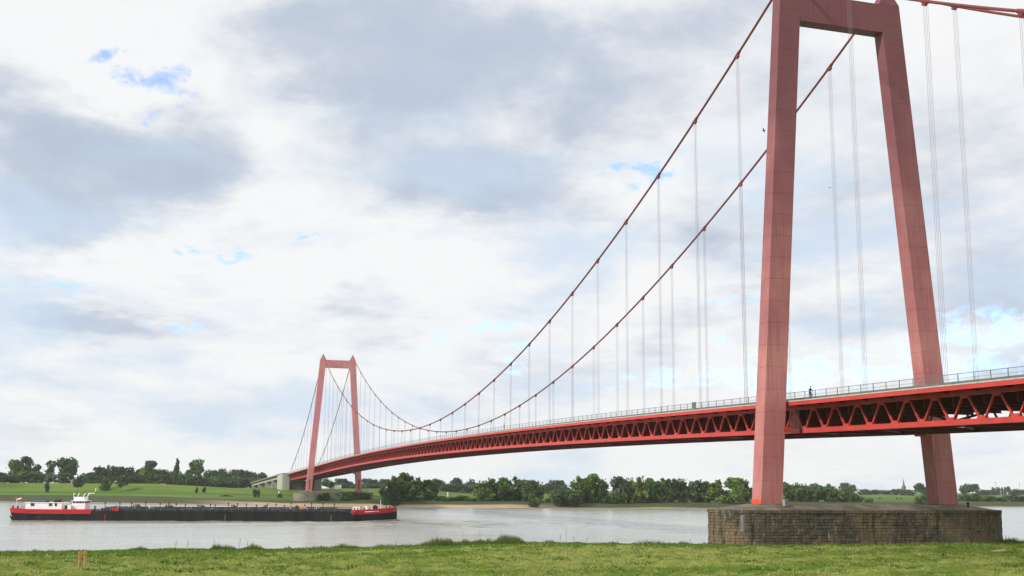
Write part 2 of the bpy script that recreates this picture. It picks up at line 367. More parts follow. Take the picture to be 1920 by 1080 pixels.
# ------------------------------------------------------------------ mesh helpers
class MB:
    """collects shapes and links them as ONE mesh object"""
    def __init__(s): s.v = []; s.f = []; s.m = []; s.mi = 0
    def quad8(s, p):
        """box from 8 corners: bottom 0-3, top 4-7"""
        b = len(s.v); s.v += [tuple(q) for q in p]
        for f in ((0, 3, 2, 1), (4, 5, 6, 7), (0, 1, 5, 4), (1, 2, 6, 5), (2, 3, 7, 6), (3, 0, 4, 7)):
            s.f.append(tuple(b+i for i in f)); s.m.append(s.mi)
        return s
    def box(s, x0, x1, y0, y1, z0, z1):
        return s.quad8([(x0, y0, z0), (x1, y0, z0), (x1, y1, z0), (x0, y1, z0), (x0, y0, z1), (x1, y0, z1), (x1, y1, z1), (x0, y1, z1)])
    def beam(s, a, b, w, h, up=(0, 0, 1)):
        a, b = Vector(a), Vector(b); d = (b-a).normalized(); u = Vector(up)
        r = d.cross(u)
        if r.length < 1e-4: r = d.cross(Vector((1, 0, 0)))
        r.normalize(); u = r.cross(d)
        r = r*w/2; u = u*h/2
        return s.quad8([a-r-u, a+r-u, b+r-u, b-r-u, a-r+u, a+r+u, b+r+u, b-r+u])
    def tube(s, pts, rad, n=8, cap=True):
        pts = [Vector(p) for p in pts]
        rad = rad if isinstance(rad, (list, tuple)) else [rad]*len(pts)
        b = len(s.v)
        for i, p in enumerate(pts):
            d = (pts[min(i+1, len(pts)-1)]-pts[max(i-1, 0)]).normalized()
            r = d.cross(Vector((0, 0, 1)))
            if r.length < 1e-3: r = Vector((1, 0, 0))
            r.normalize(); u = r.cross(d)
            for k in range(n):
                a = 2*math.pi*k/n
                s.v.append(tuple(p+(r*math.cos(a)+u*math.sin(a))*rad[i]))
        for i in range(len(pts)-1):
            for k in range(n):
                k2 = (k+1) % n
                s.f.append((b+i*n+k, b+i*n+k2, b+(i+1)*n+k2, b+(i+1)*n+k)); s.m.append(s.mi)
        if cap:
            s.f.append(tuple(b+k for k in range(n))[::-1]); s.m.append(s.mi)
            s.f.append(tuple(b+(len(pts)-1)*n+k for k in range(n))); s.m.append(s.mi)
        return s
    def loft(s, rings, cap=True):
        """closed rings of equal vertex count joined into a skin"""
        b = len(s.v); n = len(rings[0])
        for r in rings: s.v += [tuple(q) for q in r]
        for i in range(len(rings)-1):
            for k in range(n):
                k2 = (k+1) % n
                s.f.append((b+i*n+k, b+i*n+k2, b+(i+1)*n+k2, b+(i+1)*n+k)); s.m.append(s.mi)
        if cap:
            s.f.append(tuple(b+k for k in range(n))[::-1]); s.m.append(s.mi)
            s.f.append(tuple(b+(len(rings)-1)*n+k for k in range(n))); s.m.append(s.mi)
        return s
    def face(s, pts):
        b = len(s.v); s.v += [tuple(q) for q in pts]; s.f.append(tuple(range(b, b+len(pts)))); s.m.append(s.mi); return s
    def mesh(s, name, mats, smooth=False):
        me = bpy.data.meshes.new(name); me.from_pydata(s.v, [], s.f)
        for q in (mats if isinstance(mats, (list, tuple)) else [mats]): me.materials.append(MAT[q])
        me.polygons.foreach_set('material_index', s.m)
        if smooth: me.polygons.foreach_set('use_smooth', [True]*len(s.f))
        me.update(); return me
    def build(s, name, mats, parent=None, loc=(0, 0, 0), smooth=False):
        return link(name, s.mesh(name, mats, smooth), parent, loc)

def link(name, me, parent=None, loc=(0, 0, 0), rot=(0, 0, 0), scale=(1, 1, 1)):
    o = bpy.data.objects.new(name, me); COL.objects.link(o)
    o.location = loc; o.rotation_euler = rot; o.scale = scale
    if parent is not None: o.parent = parent
    return o
def tag(o, label=None, cat=None, group=None, kind=None):
    if label: o['label'] = label
    if cat: o['category'] = cat
    if group: o['group'] = group
    if kind: o['kind'] = kind
    return o
def thing(name, label, cat, loc=(0, 0, 0), rz=0.0, group=None):
    o = link(name, None, None, loc, (0, 0, rz)); o.empty_display_size = 0.5
    return tag(o, label, cat, group)
def stuff(o): o['kind'] = 'stuff'; return o
def copy_tree(o, parent=None):
    c = o.copy(); COL.objects.link(c); c.parent = parent
    for ch in o.children: copy_tree(ch, c)
    return c

def skin_body(name, joints, bones, parent, mats, zones, sub=1, root=0):
    """one continuous surface grown along a skeleton; zones maps a material index to joint ids"""
    me = bpy.data.meshes.new(name); ids = list(joints)
    me.from_pydata([joints[k][:3] for k in ids], [(ids.index(a), ids.index(b)) for a, b in bones], [])
    tmp = bpy.data.objects.new('tmp', me); COL.objects.link(tmp)
    sk = tmp.modifiers.new('skin', 'SKIN'); sk.use_smooth_shade = True
    for i, k in enumerate(ids):
        r = joints[k][3]; me.skin_vertices[0].data[i].radius = r if isinstance(r, tuple) else (r, r)
        me.skin_vertices[0].data[i].use_root = (i == root)
    ss = tmp.modifiers.new('sub', 'SUBSURF'); ss.levels = sub; ss.render_levels = sub
    dg = bpy.context.evaluated_depsgraph_get()
    out = bpy.data.meshes.new_from_object(tmp.evaluated_get(dg))
    bpy.data.objects.remove(tmp); out.name = name
    out.materials.clear()
    for q in mats: out.materials.append(MAT[q])
    segs = []
    for a, b in bones:
        zi = max(zones.get(a, 0), zones.get(b, 0)) if zones.get(a, 0) == zones.get(b, 0) else zones.get(b, 0)
        segs.append((Vector(joints[a][:3]), Vector(joints[b][:3]), zi))
    for p in out.polygons:
        c = p.center; best = None
        for a, b, zi in segs:
            ab = b-a; t = max(0, min(1, (c-a).dot(ab)/max(ab.length_squared, 1e-9)))
            dd = (c-(a+ab*t)).length
            if best is None or dd < best[0]: best = (dd, zi)
        p.material_index = best[1]
    return link(name, out, parent)

def vnoise(x, y, seed=0):
    """smooth value noise in numpy"""
    x = np.asarray(x, float); y = np.asarray(y, float)
    xi, yi = np.floor(x).astype(np.int64), np.floor(y).astype(np.int64)
    fx, fy = x-xi, y-yi; fx = fx*fx*(3-2*fx); fy = fy*fy*(3-2*fy)
    def h(a, b):
        n = (a*374761393+b*668265263+seed*1442695041) & 0xFFFFFFFF
        n = ((n ^ (n >> 13))*1274126177) & 0xFFFFFFFF
        return ((n ^ (n >> 16)) & 0xFFFF)/65535.0
    return (h(xi, yi)*(1-fx)+h(xi+1, yi)*fx)*(1-fy)+(h(xi, yi+1)*(1-fx)+h(xi+1, yi+1)*fx)*fy
def fbm(x, y, seed=0, oct=4):
    a, t, n = 1.0, 0.0, 0.0
    for i in range(oct):
        n = n+a*vnoise(np.asarray(x)*2**i, np.asarray(y)*2**i, seed+i*17); t += a; a *= 0.5
    return n/t
def sstep(a, b, x):
    t = np.clip((np.asarray(x, float)-a)/(b-a), 0, 1); return t*t*(3-2*t)
def fast_mesh(name, V, F, mats, colors=None, tone=None, smooth=False):
    """V (n,3), F (m,k) with k constant"""
    me = bpy.data.meshes.new(name); n, k = F.shape
    me.vertices.add(len(V)); me.vertices.foreach_set('co', np.asarray(V, np.float32).ravel())
    me.loops.add(n*k); me.loops.foreach_set('vertex_index', F.astype(np.int32).ravel())
    me.polygons.add(n); me.polygons.foreach_set('loop_start', np.arange(0, n*k, k, dtype=np.int32))
    me.polygons.foreach_set('loop_total', np.full(n, k, np.int32))
    if smooth: me.polygons.foreach_set('use_smooth', np.ones(n, bool))
    for q in (mats if isinstance(mats, (list, tuple)) else [mats]): me.materials.append(MAT[q])
    if colors is not None:
        a = me.color_attributes.new('place', 'FLOAT_COLOR', 'POINT')
        a.data.foreach_set('color', np.concatenate([colors, np.ones((len(V), 1))], 1).astype(np.float32).ravel())
    if tone is not None:
        a = me.attributes.new('tone', 'FLOAT', 'POINT'); a.data.foreach_set('value', np.asarray(tone, np.float32))
    me.update(); me.validate(); return me
def grid_mesh(name, X, Y, Z, mats, colors=None, smooth=True):
    r, c = X.shape; V = np.stack([X, Y, Z], -1).reshape(-1, 3)
    i = (np.arange(r-1)[:, None]*c+np.arange(c-1)[None, :]).ravel()
    F = np.stack([i, i+1, i+c+1, i+c], 1)
    return fast_mesh(name, V, F, mats, None if colors is None else colors.reshape(-1, 3), smooth=smooth)

# ------------------------------------------------------------------ ground
WATER = -8.0
def near_edge(u):
    return -3.2+3.0*np.sin(np.asarray(u)*0.05+0.6)*0.6+8.5*np.exp(-((np.asarray(u)-50)/13)**2)+1.2*(fbm(np.asarray(u)*0.12, 3.3, 5)-0.5)-5.5*sstep(85, 120, u)
def near_z(s, u):
    s = np.asarray(s, float); u = np.asarray(u, float)
    e = near_edge(u)
    z = np.full(np.broadcast(s, u).shape, -5.1)
    z = z+0.30*(fbm(s*0.05, u*0.05, 2)-0.5)
    dike = -112.0
    z = z+5.2*sstep(dike, dike-17.5, s)
    z = z-3.9*sstep(0, 11, s-e)
    return z
def relief(s, u):
    """lumps of mown grass lying on the meadow"""
    c = sstep(0.46, 0.75, fbm(s*0.55, u*0.55, 31, 4))
    k = sstep(0.52, 0.72, fbm(s*1.25, u*0.8, 8, 3))
    e = 1-0.85*sstep(-12, -9, s-near_edge(u))
    return e*(0.12*c+0.24*k+0.30*(fbm(s*2.6, u*1.7, 19, 3)-0.5))
def build_near():
    # coarse sheet
    ss = np.concatenate([np.array([-2500, -1500, -900, -500, -350, -250, -200]), np.arange(-180, -62, 4.0), np.arange(-62, 14, 0.33), [16, 20, 26]])
    uu = np.concatenate([np.array([-2500, -1800, -1200, -700, -400, -250, -160, -100, -70]), np.arange(-50, 130, 0.5), np.array([135, 150, 180, 250, 400, 700, 1200, 1800, 2500])])
    S, U = np.meshgrid(ss, uu, indexing='ij')
    Z = near_z(S, U)
    inner = (S > -64) & (U > -60) & (U < 135)
    clump = fbm(S*0.55, U*0.55, 31, 4)
    Z = Z+np.where(inner, relief(S, U), 0)
    swath = fbm(S*0.16+U*0.05, U*0.045, 77, 4)
    edge = sstep(-11.5, -9.5, S-near_edge(U)+3*(fbm(S*0.2, U*0.2, 4)-0.5))
    fresh = np.array([0.10, 0.155, 0.02]); hay = np.array([0.205, 0.235, 0.055]); lush = np.array([0.080, 0.145, 0.018])
    h = sstep(0.38, 0.62, swath*0.6+clump*0.4)[..., None]
    C = fresh*(1-h)+hay*h
    C = C*(1-edge[..., None])+lush*edge[..., None]
    C = np.where((S < -70)[..., None], fresh, C)
    me = grid_mesh('meadow', S, U, Z, 'near_ground', C)
    tag(link('meadow', me), kind='structure')
build_near()

SH_U = np.array([-6000, -1500, -700, -457, -184, -91, -41, -24, 26, 65, 122, 181, 300, 500, 1500, 6000.])
SH_S = np.array([560, 560, 525, 494, 410, 419, 423, 437, 465, 495, 546, 578, 640, 740, 1100, 1100.])
PROF_L = ([-60, -12, 0, 7, 13, 27, 34, 60, 120, 150, 178, 195, 210, 260, 600, 6000], [-11, -10, -8, -7.3, -6.9, -3.7, -3.15, -2.9, -2.3, -1.6, 3.9, 4.05, 3.6, 1.0, 0.5, 0.5])
PROF_M = ([-60, -12, 0, 14, 26, 33, 42, 100, 160, 200, 245, 262, 300, 600, 6000], [-11, -10, -8, -7.1, -6.5, -5.6, -4.7, -3.3, -1.2, 0.3, 1.0, 1.3, 1.3, 1.0, 0.5])
PROF_N = ([-60, -12, 0, 14, 24, 34, 60, 130, 230, 340, 380, 420, 800, 6000], [-11, -10, -8, -7.1, -6.4, -4.9, -4.0, -3.0, -1.4, 1.0, 1.6, 0.8, 0.2, 0.2])
PROF_R = ([-60, -12, 0, 4, 9, 16, 60, 200, 600, 1500, 6000], [-11, -10, -8, -7.5, -6.4, -5.0, -4.5, -4.2, -2.2, -2.0, -2.0])
def far_z(s, u):
    s = np.asarray(s, float); u = np.asarray(u, float)
    d = s-np.interp(u, SH_U, SH_S)
    zs = [np.interp(d, *P) for P in (PROF_R, PROF_N, PROF_M, PROF_L)]
    keys = [-190, -85, 12, 110]
    z = zs[0]
    for i in range(3):
        w = sstep(keys[i], keys[i+1], u); z = z*(1-w)+zs[i+1]*w
    return z
def build_far():
    dd = np.concatenate([np.array([-60, -30, -12, -5, 0]), np.arange(2, 46, 2.0), np.arange(48, 130, 6.0), np.arange(132, 280, 5.0), np.arange(285, 480, 12.0), [520, 600, 750, 1000, 1400, 2000, 2700, 3500]])
    uu = np.concatenate([np.array([-3500, -2800, -2100, -1600, -1200]), np.arange(-1000, -450, 20.0), np.arange(-450, 260, 5.0), np.arange(260, 620, 20.0), [700, 900, 1200, 1800, 2600, 3500]])
    D, U = np.meshgrid(dd, uu, indexing='ij')
    S = D+np.interp(U, SH_U, SH_S)+np.where(D < 60, 4*(fbm(U*0.05, D*0+1.7, 9)-0.5), 0)
    Z = far_z(S, U)+0.35*(fbm(S*0.06, U*0.06, 13)-0.5)
    wl = sstep(30, 90, U)[..., None]                       # left part of the bank
    wr = sstep(-75, -125, U)[..., None]
    jag = (5*(fbm(U*0.08, D*0.08, 3)-0.5))
    sand = np.array([0.43, 0.32, 0.22]); stone = np.array([0.30, 0.235, 0.195]); mud = np.array([0.17, 0.125, 0.09])
    rough = np.array([0.085, 0.085, 0.045]); green = np.array([0.070, 0.130, 0.018]); bright = np.array([0.135, 0.195, 0.028]); mid = np.array([0.10, 0.17, 0.032])
    def blend(c, col, w): return c*(1-w[..., None])+col*w[..., None]
    c = np.broadcast_to(stone, D.shape+(3,))*wl+np.broadcast_to(sand, D.shape+(3,))*(1-wl)
    c = blend(c, mud, sstep(3, 0, D))
    e1 = sstep(6, 10, D+jag*.6)*wl[..., 0]+sstep(20, 27, D+jag)*(1-wl[..., 0])*(1-wr[..., 0])+sstep(2, 5, D+jag*.4)*wr[..., 0]*(1-wl[..., 0])
    c = blend(c, np.array([0.062, 0.075, 0.032]), np.clip(e1, 0, 1))
    e2 = sstep(27, 33, D+jag)*wl[..., 0]+sstep(34, 42, D+jag)*(1-wl[..., 0])
    c = blend(c, green, np.clip(e2, 0, 1))
    c = blend(c, bright, sstep(30, 33, D)*sstep(70, 55, D+jag)*wl[..., 0]*0.9)
    strip = fbm(D*0.045, U*0.006, 41, 3)
    c = blend(c, bright, sstep(0.5, 0.62, strip)*sstep(60, 80, D)*0.75)
    c = blend(c, np.array([0.06, 0.10, 0.02]), sstep(0.57, 0.66, fbm(D*0.07, U*0.01, 57, 3))*sstep(60, 80, D)*0.6)
    c = blend(c, mid, sstep(250, 400, D)*0.7)
    me = grid_mesh('far_bank', S, U, Z, 'far_ground_mat', c)
    tag(link('far_bank', me), kind='structure')
build_far()

BARGE_A, BARGE_B = np.array([215.9, 132.9]), np.array([197.6, 24.6])     # stern and bow at the waterline of the near side
def build_river():
    ss = np.concatenate([[-6, 10], np.arange(20, 480, 1.6), np.arange(484, 620, 8.0), [700, 1200]])
    uu = np.concatenate([[-3500, -2400, -1500, -900, -600, -450, -350, -300], np.arange(-260, 220, 1.6), [240, 300, 400, 600, 1000, 2000, 3500]])
    S, U = np.meshgrid(ss, uu, indexing='ij')
    inner = (S > 18) & (S < 482) & (U > -262) & (U < 222)
    rip = (fbm(S*0.35, U*0.13, 61, 3)-0.5)*0.10
    # bow wave: a chevron of short waves opening ahead and to the sides of the stem, and the wash along the hull
    d = (BARGE_B-BARGE_A)/np.linalg.norm(BARGE_B-BARGE_A); nrm = np.array([-d[1], d[0]])
    bx = (S-BARGE_B[0]-5.7*nrm[0])*d[0]+(U-BARGE_B[1]-5.7*nrm[1])*d[1]
    by = (S-BARGE_B[0]-5.7*nrm[0])*nrm[0]+(U-BARGE_B[1]-5.7*nrm[1])*nrm[1]
    arm = np.exp(-((np.abs(by)-6-0.55*np.maximum(-bx, 0))/9)**2)*sstep(8, -4, bx)*np.exp(np.minimum(bx, 0)/90)
    field = np.exp(-((bx-30)/55)**2-((by+22)/40)**2)
    wave = (fbm(S*0.30+3, U*0.30, 63, 3)-0.5)*1.1*field+np.sin((np.abs(by)+0.55*bx)*1.1)*0.28*arm
    hullwash = np.exp(-((by+8)/5)**2)*sstep(2, -10, bx)*sstep(-125, -105, bx)
    wave = wave+(fbm(S*0.5, U*0.35, 66, 3)-0.5)*0.6*hullwash
    Z = WATER+np.where(inner, rip+wave, 0)
    tag(link('river', grid_mesh('river', S, U, Z, 'river_water')), kind='structure')
build_river()

# ------------------------------------------------------------------ bridge
def deck_z(s):
    if s < 0: return 13.88+0.0185*s
    if s > 500: return 13.88-0.0185*(s-500)
    return 16.93-3.05*((s-250)/250)**2
ZT, TOPC, U_C = 73.976, 76.5, 8.4
def cable_z(s):
    if s < 0: x = -s; return TOPC-0.6*x+0.0012*x*x
    if s > 500: x = s-500; return TOPC-0.6*x+0.0012*x*x
    return 22.372+(TOPC-22.372)*((s-250)/250)**2
PANEL = 5.05; HANG = 500/33
NODES = [-151.5+PANEL*j for j in range(160)]
U_T, U_F = 7.9, 10.9

bridge = thing('suspension_bridge', 'long red suspension bridge with two A-shaped pylons crossing the river', 'bridge')

def leg_ring(z, sg, grow=0.0):
    t = z/ZT
    uc = sg*(14.098+(8.37-14.098)*t); a = 1.2765+(1.0227-1.2765)*t+grow; b = 1.5858+(1.6991-1.5858)*t+grow
    return [(-a, uc-b, z), (a, uc-b, z), (a, uc+b, z), (-a, uc+b, z)]
def pylon(sg):
    core = MB().loft([leg_ring(0, sg, -0.06), leg_ring(ZT, sg, -0.06)])
    leg = core.build('pylon_leg', 'faded_red_paint', bridge)
    nsec = 24; hgt = ZT/nsec
    for i in range(nsec):
        z0, z1 = i*hgt, (i+1)*hgt
        MB().loft([leg_ring(z0+0.006, sg, -0.013), leg_ring(z0+0.02, sg), leg_ring(z1-0.025, sg), leg_ring(z1-0.006, sg, -0.013)]).build('steel_section', 'faded_red_paint', leg)
    r0 = leg_ring(ZT+0.01, sg, 0.0); uc = sg*8.4
    r1 = [(-.55, uc-.5, 76.3), (.55, uc-.5, 76.3), (.55, uc+.5, 76.3), (-.55, uc+.5, 76.3)]
    r2 = [(-.45, uc-.22, 77.1), (.45, uc-.22, 77.1), (.45, uc+.22, 77.1), (-.45, uc+.22, 77.1)]
    MB().loft([r0, r1, r2]).build('saddle_cap', 'faded_red_paint', leg)
    ub = sg*(14.098+(8.37-14.098)*9.0/ZT)
    MB().box(-1.25, 1.25, sg*(abs(ub)-2.6), sg*(abs(ub)-1.5), 9.6, 10.3).build('bearing_bracket', 'red_paint', leg)
    return leg
legs = {sg: pylon(sg) for sg in (1, -1)}
MB().box(-1.30, 1.30, 15.69, 15.705, 0.02, 0.62).build('paint_band', 'fresh_red', legs[1])
def crossbeam():
    bm = MB().box(-0.96, 0.96, -7.1, 7.1, 69.45, 73.78).build('crossbeam', 'faded_red_paint', bridge)
    n = 6; w = 13.9/n
    for i in range(n):
        y0 = -6.95+i*w
        MB().box(-1.0, 1.0, y0+0.012, y0+w-0.012, 69.42, 73.81).build('steel_section', 'faded_red_paint', bm)
    return bm
cb = crossbeam()
for o in list(legs.values())+[cb]:                                         # the far pylon
    c = o.copy(); COL.objects.link(c); c.parent = bridge; c.location = (500, 0, 0)
    for ch in o.children:
        if ch.name.startswith('paint_band'): continue
        q = ch.copy(); COL.objects.link(q); q.parent = c
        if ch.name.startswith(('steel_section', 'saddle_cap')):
            q.material_slots[0].link = 'OBJECT'; q.material_slots[0].material = MAT['hazed_red_paint']   # the far pylon's faded red, lifted further by haze put into the colour
    if 'leg' in o.name:
        sg = 1 if o is legs[1] else -1
        t = 4.0/ZT; uc = sg*(14.098+(8.37-14.098)*t)
        MB().box(-1.32, -1.262, uc-0.42, uc+0.42, 1.2, 6.4).build('door', 'door_red', c)

def clamp_mesh():
    m = MB()
    m.tube([(-0.85, 0, 0), (-0.7, 0, 0), (0.7, 0, 0), (0.85, 0, 0)], [0.20, 0.255, 0.255, 0.20], 8)
    m.box(-0.35, 0.35, -0.16, 0.16, -0.55, -0.15)
    return m.mesh('cable_clamp', 'cable_paint')
CLAMP = clamp_mesh()
def rope_mesh():
    m = MB()
    for dx in (-0.28, 0.28):
        for dy in (-0.11, 0.11):
            m.tube([(dx, dy, 0), (dx, dy, 1)], 0.016, 5, False)
    return m.mesh('hanger', 'rope')
ROPE = rope_mesh()
HANG_S = [-HANG*k for k in range(9, 0, -1)]+[HANG*k for k in range(1, 33)]+[500+HANG*k for k in range(1, 10)]
for sg in (1, -1):
    pts = []
    for a, b, n in ((-149, 0, 40), (0, 500, 120), (500, 649, 40)):
        for i in range(n+1):
            if pts and i == 0: continue
            s = a+(b-a)*i/n; pts.append((s, sg*U_C, cable_z(s)))
    cable = MB().tube(pts, 0.185, 8).build('main_cable', 'cable_paint', bridge, smooth=True)
    for s in HANG_S:
        z = cable_z(s); sl = (cable_z(s+0.5)-cable_z(s-0.5))
        link('cable_clamp', CLAMP, cable, (s, sg*U_C, z), (0, -math.atan(sl), 0))
        zb = deck_z(s)-0.2; h = z-0.3-zb
        if h > 0.8: link('hanger', ROPE, bridge, (s, sg*U_C, zb), (0, 0, 0), (1, 1, h))

def sweep(u0, u1, dz0, dz1, s0=-151.5, s1=651.5, m=None):
    m = m or MB()
    ns = [s for s in NODES if s0-0.01 <= s <= s1+0.01]
    if ns[0] > s0+0.01: ns = [s0]+ns
    if ns[-1] < s1-0.01: ns = ns+[s1]
    rings = [[(s, u0, deck_z(s)+dz0), (s, u0, deck_z(s)+dz1), (s, u1, deck_z(s)+dz1), (s, u1, deck_z(s)+dz0)] for s in ns]
    return m.loft(rings)
deck = sweep(-10.78, 10.78, -0.34, -0.06).build('deck_slab', 'shaded_red_paint', bridge)
sweep(-6.9, 6.9, -0.055, -0.03).build('roadway', 'asphalt', deck)
for sg in (1, -1):
    sweep(sg*7.5, sg*10.7, -0.055, 0.06).build('walkway', 'concrete_grey', deck)
    sweep(sg*10.78, sg*10.92, -0.60, -0.10).build('fascia', 'red_paint', bridge)
    sweep(sg*10.70, sg*10.96, -0.095, 0.05).build('kerb', 'kerb_paint', bridge)
    sweep(sg*(U_T-.28), sg*(U_T+.28), -0.98, -0.36).build('top_chord', 'red_paint', bridge)
def gusset(m, s, u, z, top):
    h, w0, w1 = 0.30, 0.72, 0.50
    sg = -1 if top else 1
    for du in (-0.21, 0.21):
        m.quad8([(s-w0, u+du-.02, z), (s+w0, u+du-.02, z), (s+w0, u+du+.02, z), (s-w0, u+du+.02, z),
                 (s-w1, u+du-.02, z+sg*h), (s+w1, u+du-.02, z+sg*h), (s+w1, u+du+.02, z+sg*h), (s-w1, u+du+.02, z+sg*h)])
def chord(sg, s0, s1):
    m = sweep(sg*(U_T-.25), sg*(U_T+.25), -4.22, -3.58, s0, s1)
    return m
for sg in (1, -1):
    o = None
    for s0, s1 in ((-151.5, 0.3), (0.95, 499.2), (499.8, 651.5)):
        m = chord(sg, s0, s1)
        # ring corners: 0 inner low, 1 inner high, 2 outer high, 3 outer low; the inner and lower plates have shade painted into their red
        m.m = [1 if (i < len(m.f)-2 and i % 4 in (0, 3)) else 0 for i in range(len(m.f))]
        m.build('bottom_chord', ['red_paint', 'shaded_red_paint'], bridge)
    m = MB()
    for s in NODES[1:-1]:
        gusset(m, s, sg*U_T, deck_z(s)-3.59, False)
        gusset(m, s+PANEL/2, sg*U_T, deck_z(s+PANEL/2)-0.97, True)
    stuff(m.build('gusset_plate', 'red_paint', bridge))
    for s0 in (1.2, 496.4):
        m = MB()
        m.quad8([(s0, sg*U_T-.04, deck_z(s0)-3.6), (s0+2.6, sg*U_T-.04, deck_z(s0)-3.6), (s0+2.6, sg*U_T+.04, deck_z(s0)-3.6), (s0, sg*U_T+.04, deck_z(s0)-3.6),
                 (s0, sg*U_T-.04, deck_z(s0)-.9), (s0+2.6, sg*U_T-.04, deck_z(s0)-.9), (s0+2.6, sg*U_T+.04, deck_z(s0)-.9), (s0, sg*U_T+.04, deck_z(s0)-.9)])
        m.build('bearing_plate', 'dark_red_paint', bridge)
# diagonals: a bar from (0,0,0) leaning to (+1.9, 0, 2.65); its mirror image is the same bar turned half round
DIAG = MB().beam((0.38, 0, -0.05), (PANEL/2-0.38, 0, 2.72), 0.24, 0.19, (1, 0, 0)).mesh('diagonal', 'red_paint')
slots = []
for s in NODES:
    slots += [(s, 0.0), (s, math.pi)]
slots = slots[1:-1]
order = sorted(slots, key=lambda q: (q[0]-CS)**2)
single = order[:300]
for s, rz in single:
    link('diagonal', DIAG, bridge, (s, U_T, deck_z(s)-3.6), (0, 0, rz))
m = MB()
for sg, lst in ((1, order[300:]), (-1, slots)):
    for s, rz in lst:
        k = 1 if rz == 0 else -1
        z = deck_z(s)-3.6
        m.beam((s+k*0.38, sg*U_T, z-0.05), (s+k*(PANEL/2-0.38), sg*U_T, z+2.72), 0.24, 0.19, (1, 0, 0))
stuff(m.build('diagonal', 'red_paint', bridge))
# cross framing under the deck
m = MB(); m2 = MB()
for i, s in enumerate(NODES):
    z = deck_z(s)
    dp = 1.95 if s < -8 else 3.05
    m.box(s-0.06, s+0.06, -7.6, 7.6, z-dp, z-0.35); m.box(s-0.2, s+0.2, -7.6, 7.6, z-dp-.05, z-dp-.001)
    for sg in (1, -1):
        m.quad8([(s-.05, sg*8.2, z-.62), (s+.05, sg*8.2, z-.62), (s+.05, sg*10.7, z-.42), (s-.05, sg*10.7, z-.42), (s-.05, sg*8.2, z-.345), (s+.05, sg*8.2, z-.345), (s+.05, sg*10.7, z-.345), (s-.05, sg*10.7, z-.345)])
    if i % 3 == 0:
        m2.box(s-0.2, s+0.2, -7.6, 7.6, z-4.15, z-3.65)
        for sg in (1, -1): m2.beam((s, sg*7.5, z-3.7), (s, 0, z-1.8), 0.25, 0.25)
    if i % 3 == 0 and i+3 < len(NODES):
        z3 = deck_z(NODES[i+3])
        m2.beam((s, 7.6, z-3.85), (NODES[i+3], -7.6, z3-3.85), 0.3, 0.22); m2.beam((s, -7.6, z-3.86), (NODES[i+3], 7.6, z3-3.86), 0.3, 0.22)
for q in (-5.2, -2.6, 0, 2.6, 5.2): sweep(q-.08, q+.08, -0.85, -0.35, m=m)
stuff(m.build('floor_beam', 'shaded_red_paint', bridge)); stuff(m2.build('cross_brace', 'shaded_red_paint', bridge))
# railings with balusters
def post_mesh():
    return MB().box(-0.035, 0.035, -0.035, 0.035, 0, 1.12).mesh('railing_post', 'galvanised')
POST = post_mesh()
for sg in (1, -1):
    u = sg*10.83
    m = MB()
    ns = [(s, u, deck_z(s)) for s in NODES]
    for dz, r in ((1.12, 0.035), (0.62, 0.018), (0.16, 0.018)):
        m.tube([(s, u, z+dz) for s, u, z in ns], r, 5)
    rail = m.build('railing', 'galvanised', bridge)
    mp = MB(); n = 0
    for k in range(int(803/2.525)+1):
        s = -151.5+2.525*k
        if sg > 0 and -62 < s < 80: link('railing_post', POST, rail, (s, u, deck_z(s)+0.05))
        else: mp.box(s-.035, s+.035, u-.035, u+.035, deck_z(s)+.05, deck_z(s)+1.12)
    stuff(mp.build('railing_post', 'galvanised', rail))
    mb = MB()
    s = -70.0
    while s < 480:
        z = deck_z(s); w = 0.011
        mb.v += [(s-w, u, z+.16), (s+w, u, z+.16), (s+w, u, z+1.1), (s-w, u, z+1.1)]; b = len(mb.v); mb.f.append((b-4, b-3, b-2, b-1)); mb.m.append(0)
        s += 0.16 if s < 100 else 0.32
    stuff(mb.build('baluster', 'galvanised', rail))
    g = sweep(sg*7.2, sg*7.26, 0.45, 0.75).build('guard_rail', 'galvanised', bridge)
    mg = MB()
    for k in range(200):
        s = -150+4.0*k; mg.box(s-.06, s+.06, sg*7.28-.04, sg*7.28+.04, deck_z(s)-.02, deck_z(s)+.7)
    stuff(mg.build('guard_post', 'galvanised', g))

# ------------------------------------------------------------------ thin summer air
hz = MB().box(-2600, 5000, -3600, 3600, -14, 95).build('haze', 'asphalt'); stuff(hz)
hz.data.materials.clear()
hm = bpy.data.materials.new('haze'); hm.use_nodes = True; hm.node_tree.nodes.clear()
hv = hm.node_tree.nodes.new('ShaderNodeVolumePrincipled'); hv.inputs['Color'].default_value = (0.97, 0.98, 1, 1); hv.inputs['Density'].default_value = 0.00006
ho = hm.node_tree.nodes.new('ShaderNodeOutputMaterial'); hm.node_tree.links.new(hv.outputs[0], ho.inputs['Volume'])
hz.data.materials.append(hm)

# ------------------------------------------------------------------ river piers
def pier_path(grow=0.0, half=16.9, r=5.4):
    """outline of the pier as a list of (s,u) with arc length"""
    r2 = r+grow; pts = []
    for k in range(0, 25): a = -math.pi/2+math.pi*k/24; pts.append((r2*math.sin(a)*1.0, half+r2*math.cos(a)))
    for k in range(0, 25): a = math.pi/2+math.pi*k/24; pts.append((r2*math.sin(a), -half+r2*math.cos(a)))
    return pts
def along(pts, q):
    """point and outward normal at length q along the closed path"""
    n = len(pts)
    for i in range(n):
        a, b = pts[i], pts[(i+1) % n]; L = math.hypot(b[0]-a[0], b[1]-a[1])
        if q <= L or i == n-1:
            t = q/max(L, 1e-6); d = ((b[0]-a[0])/max(L, 1e-6), (b[1]-a[1])/max(L, 1e-6))
            return (a[0]+(b[0]-a[0])*t, a[1]+(b[1]-a[1])*t), (-d[1], d[0])
        q -= L
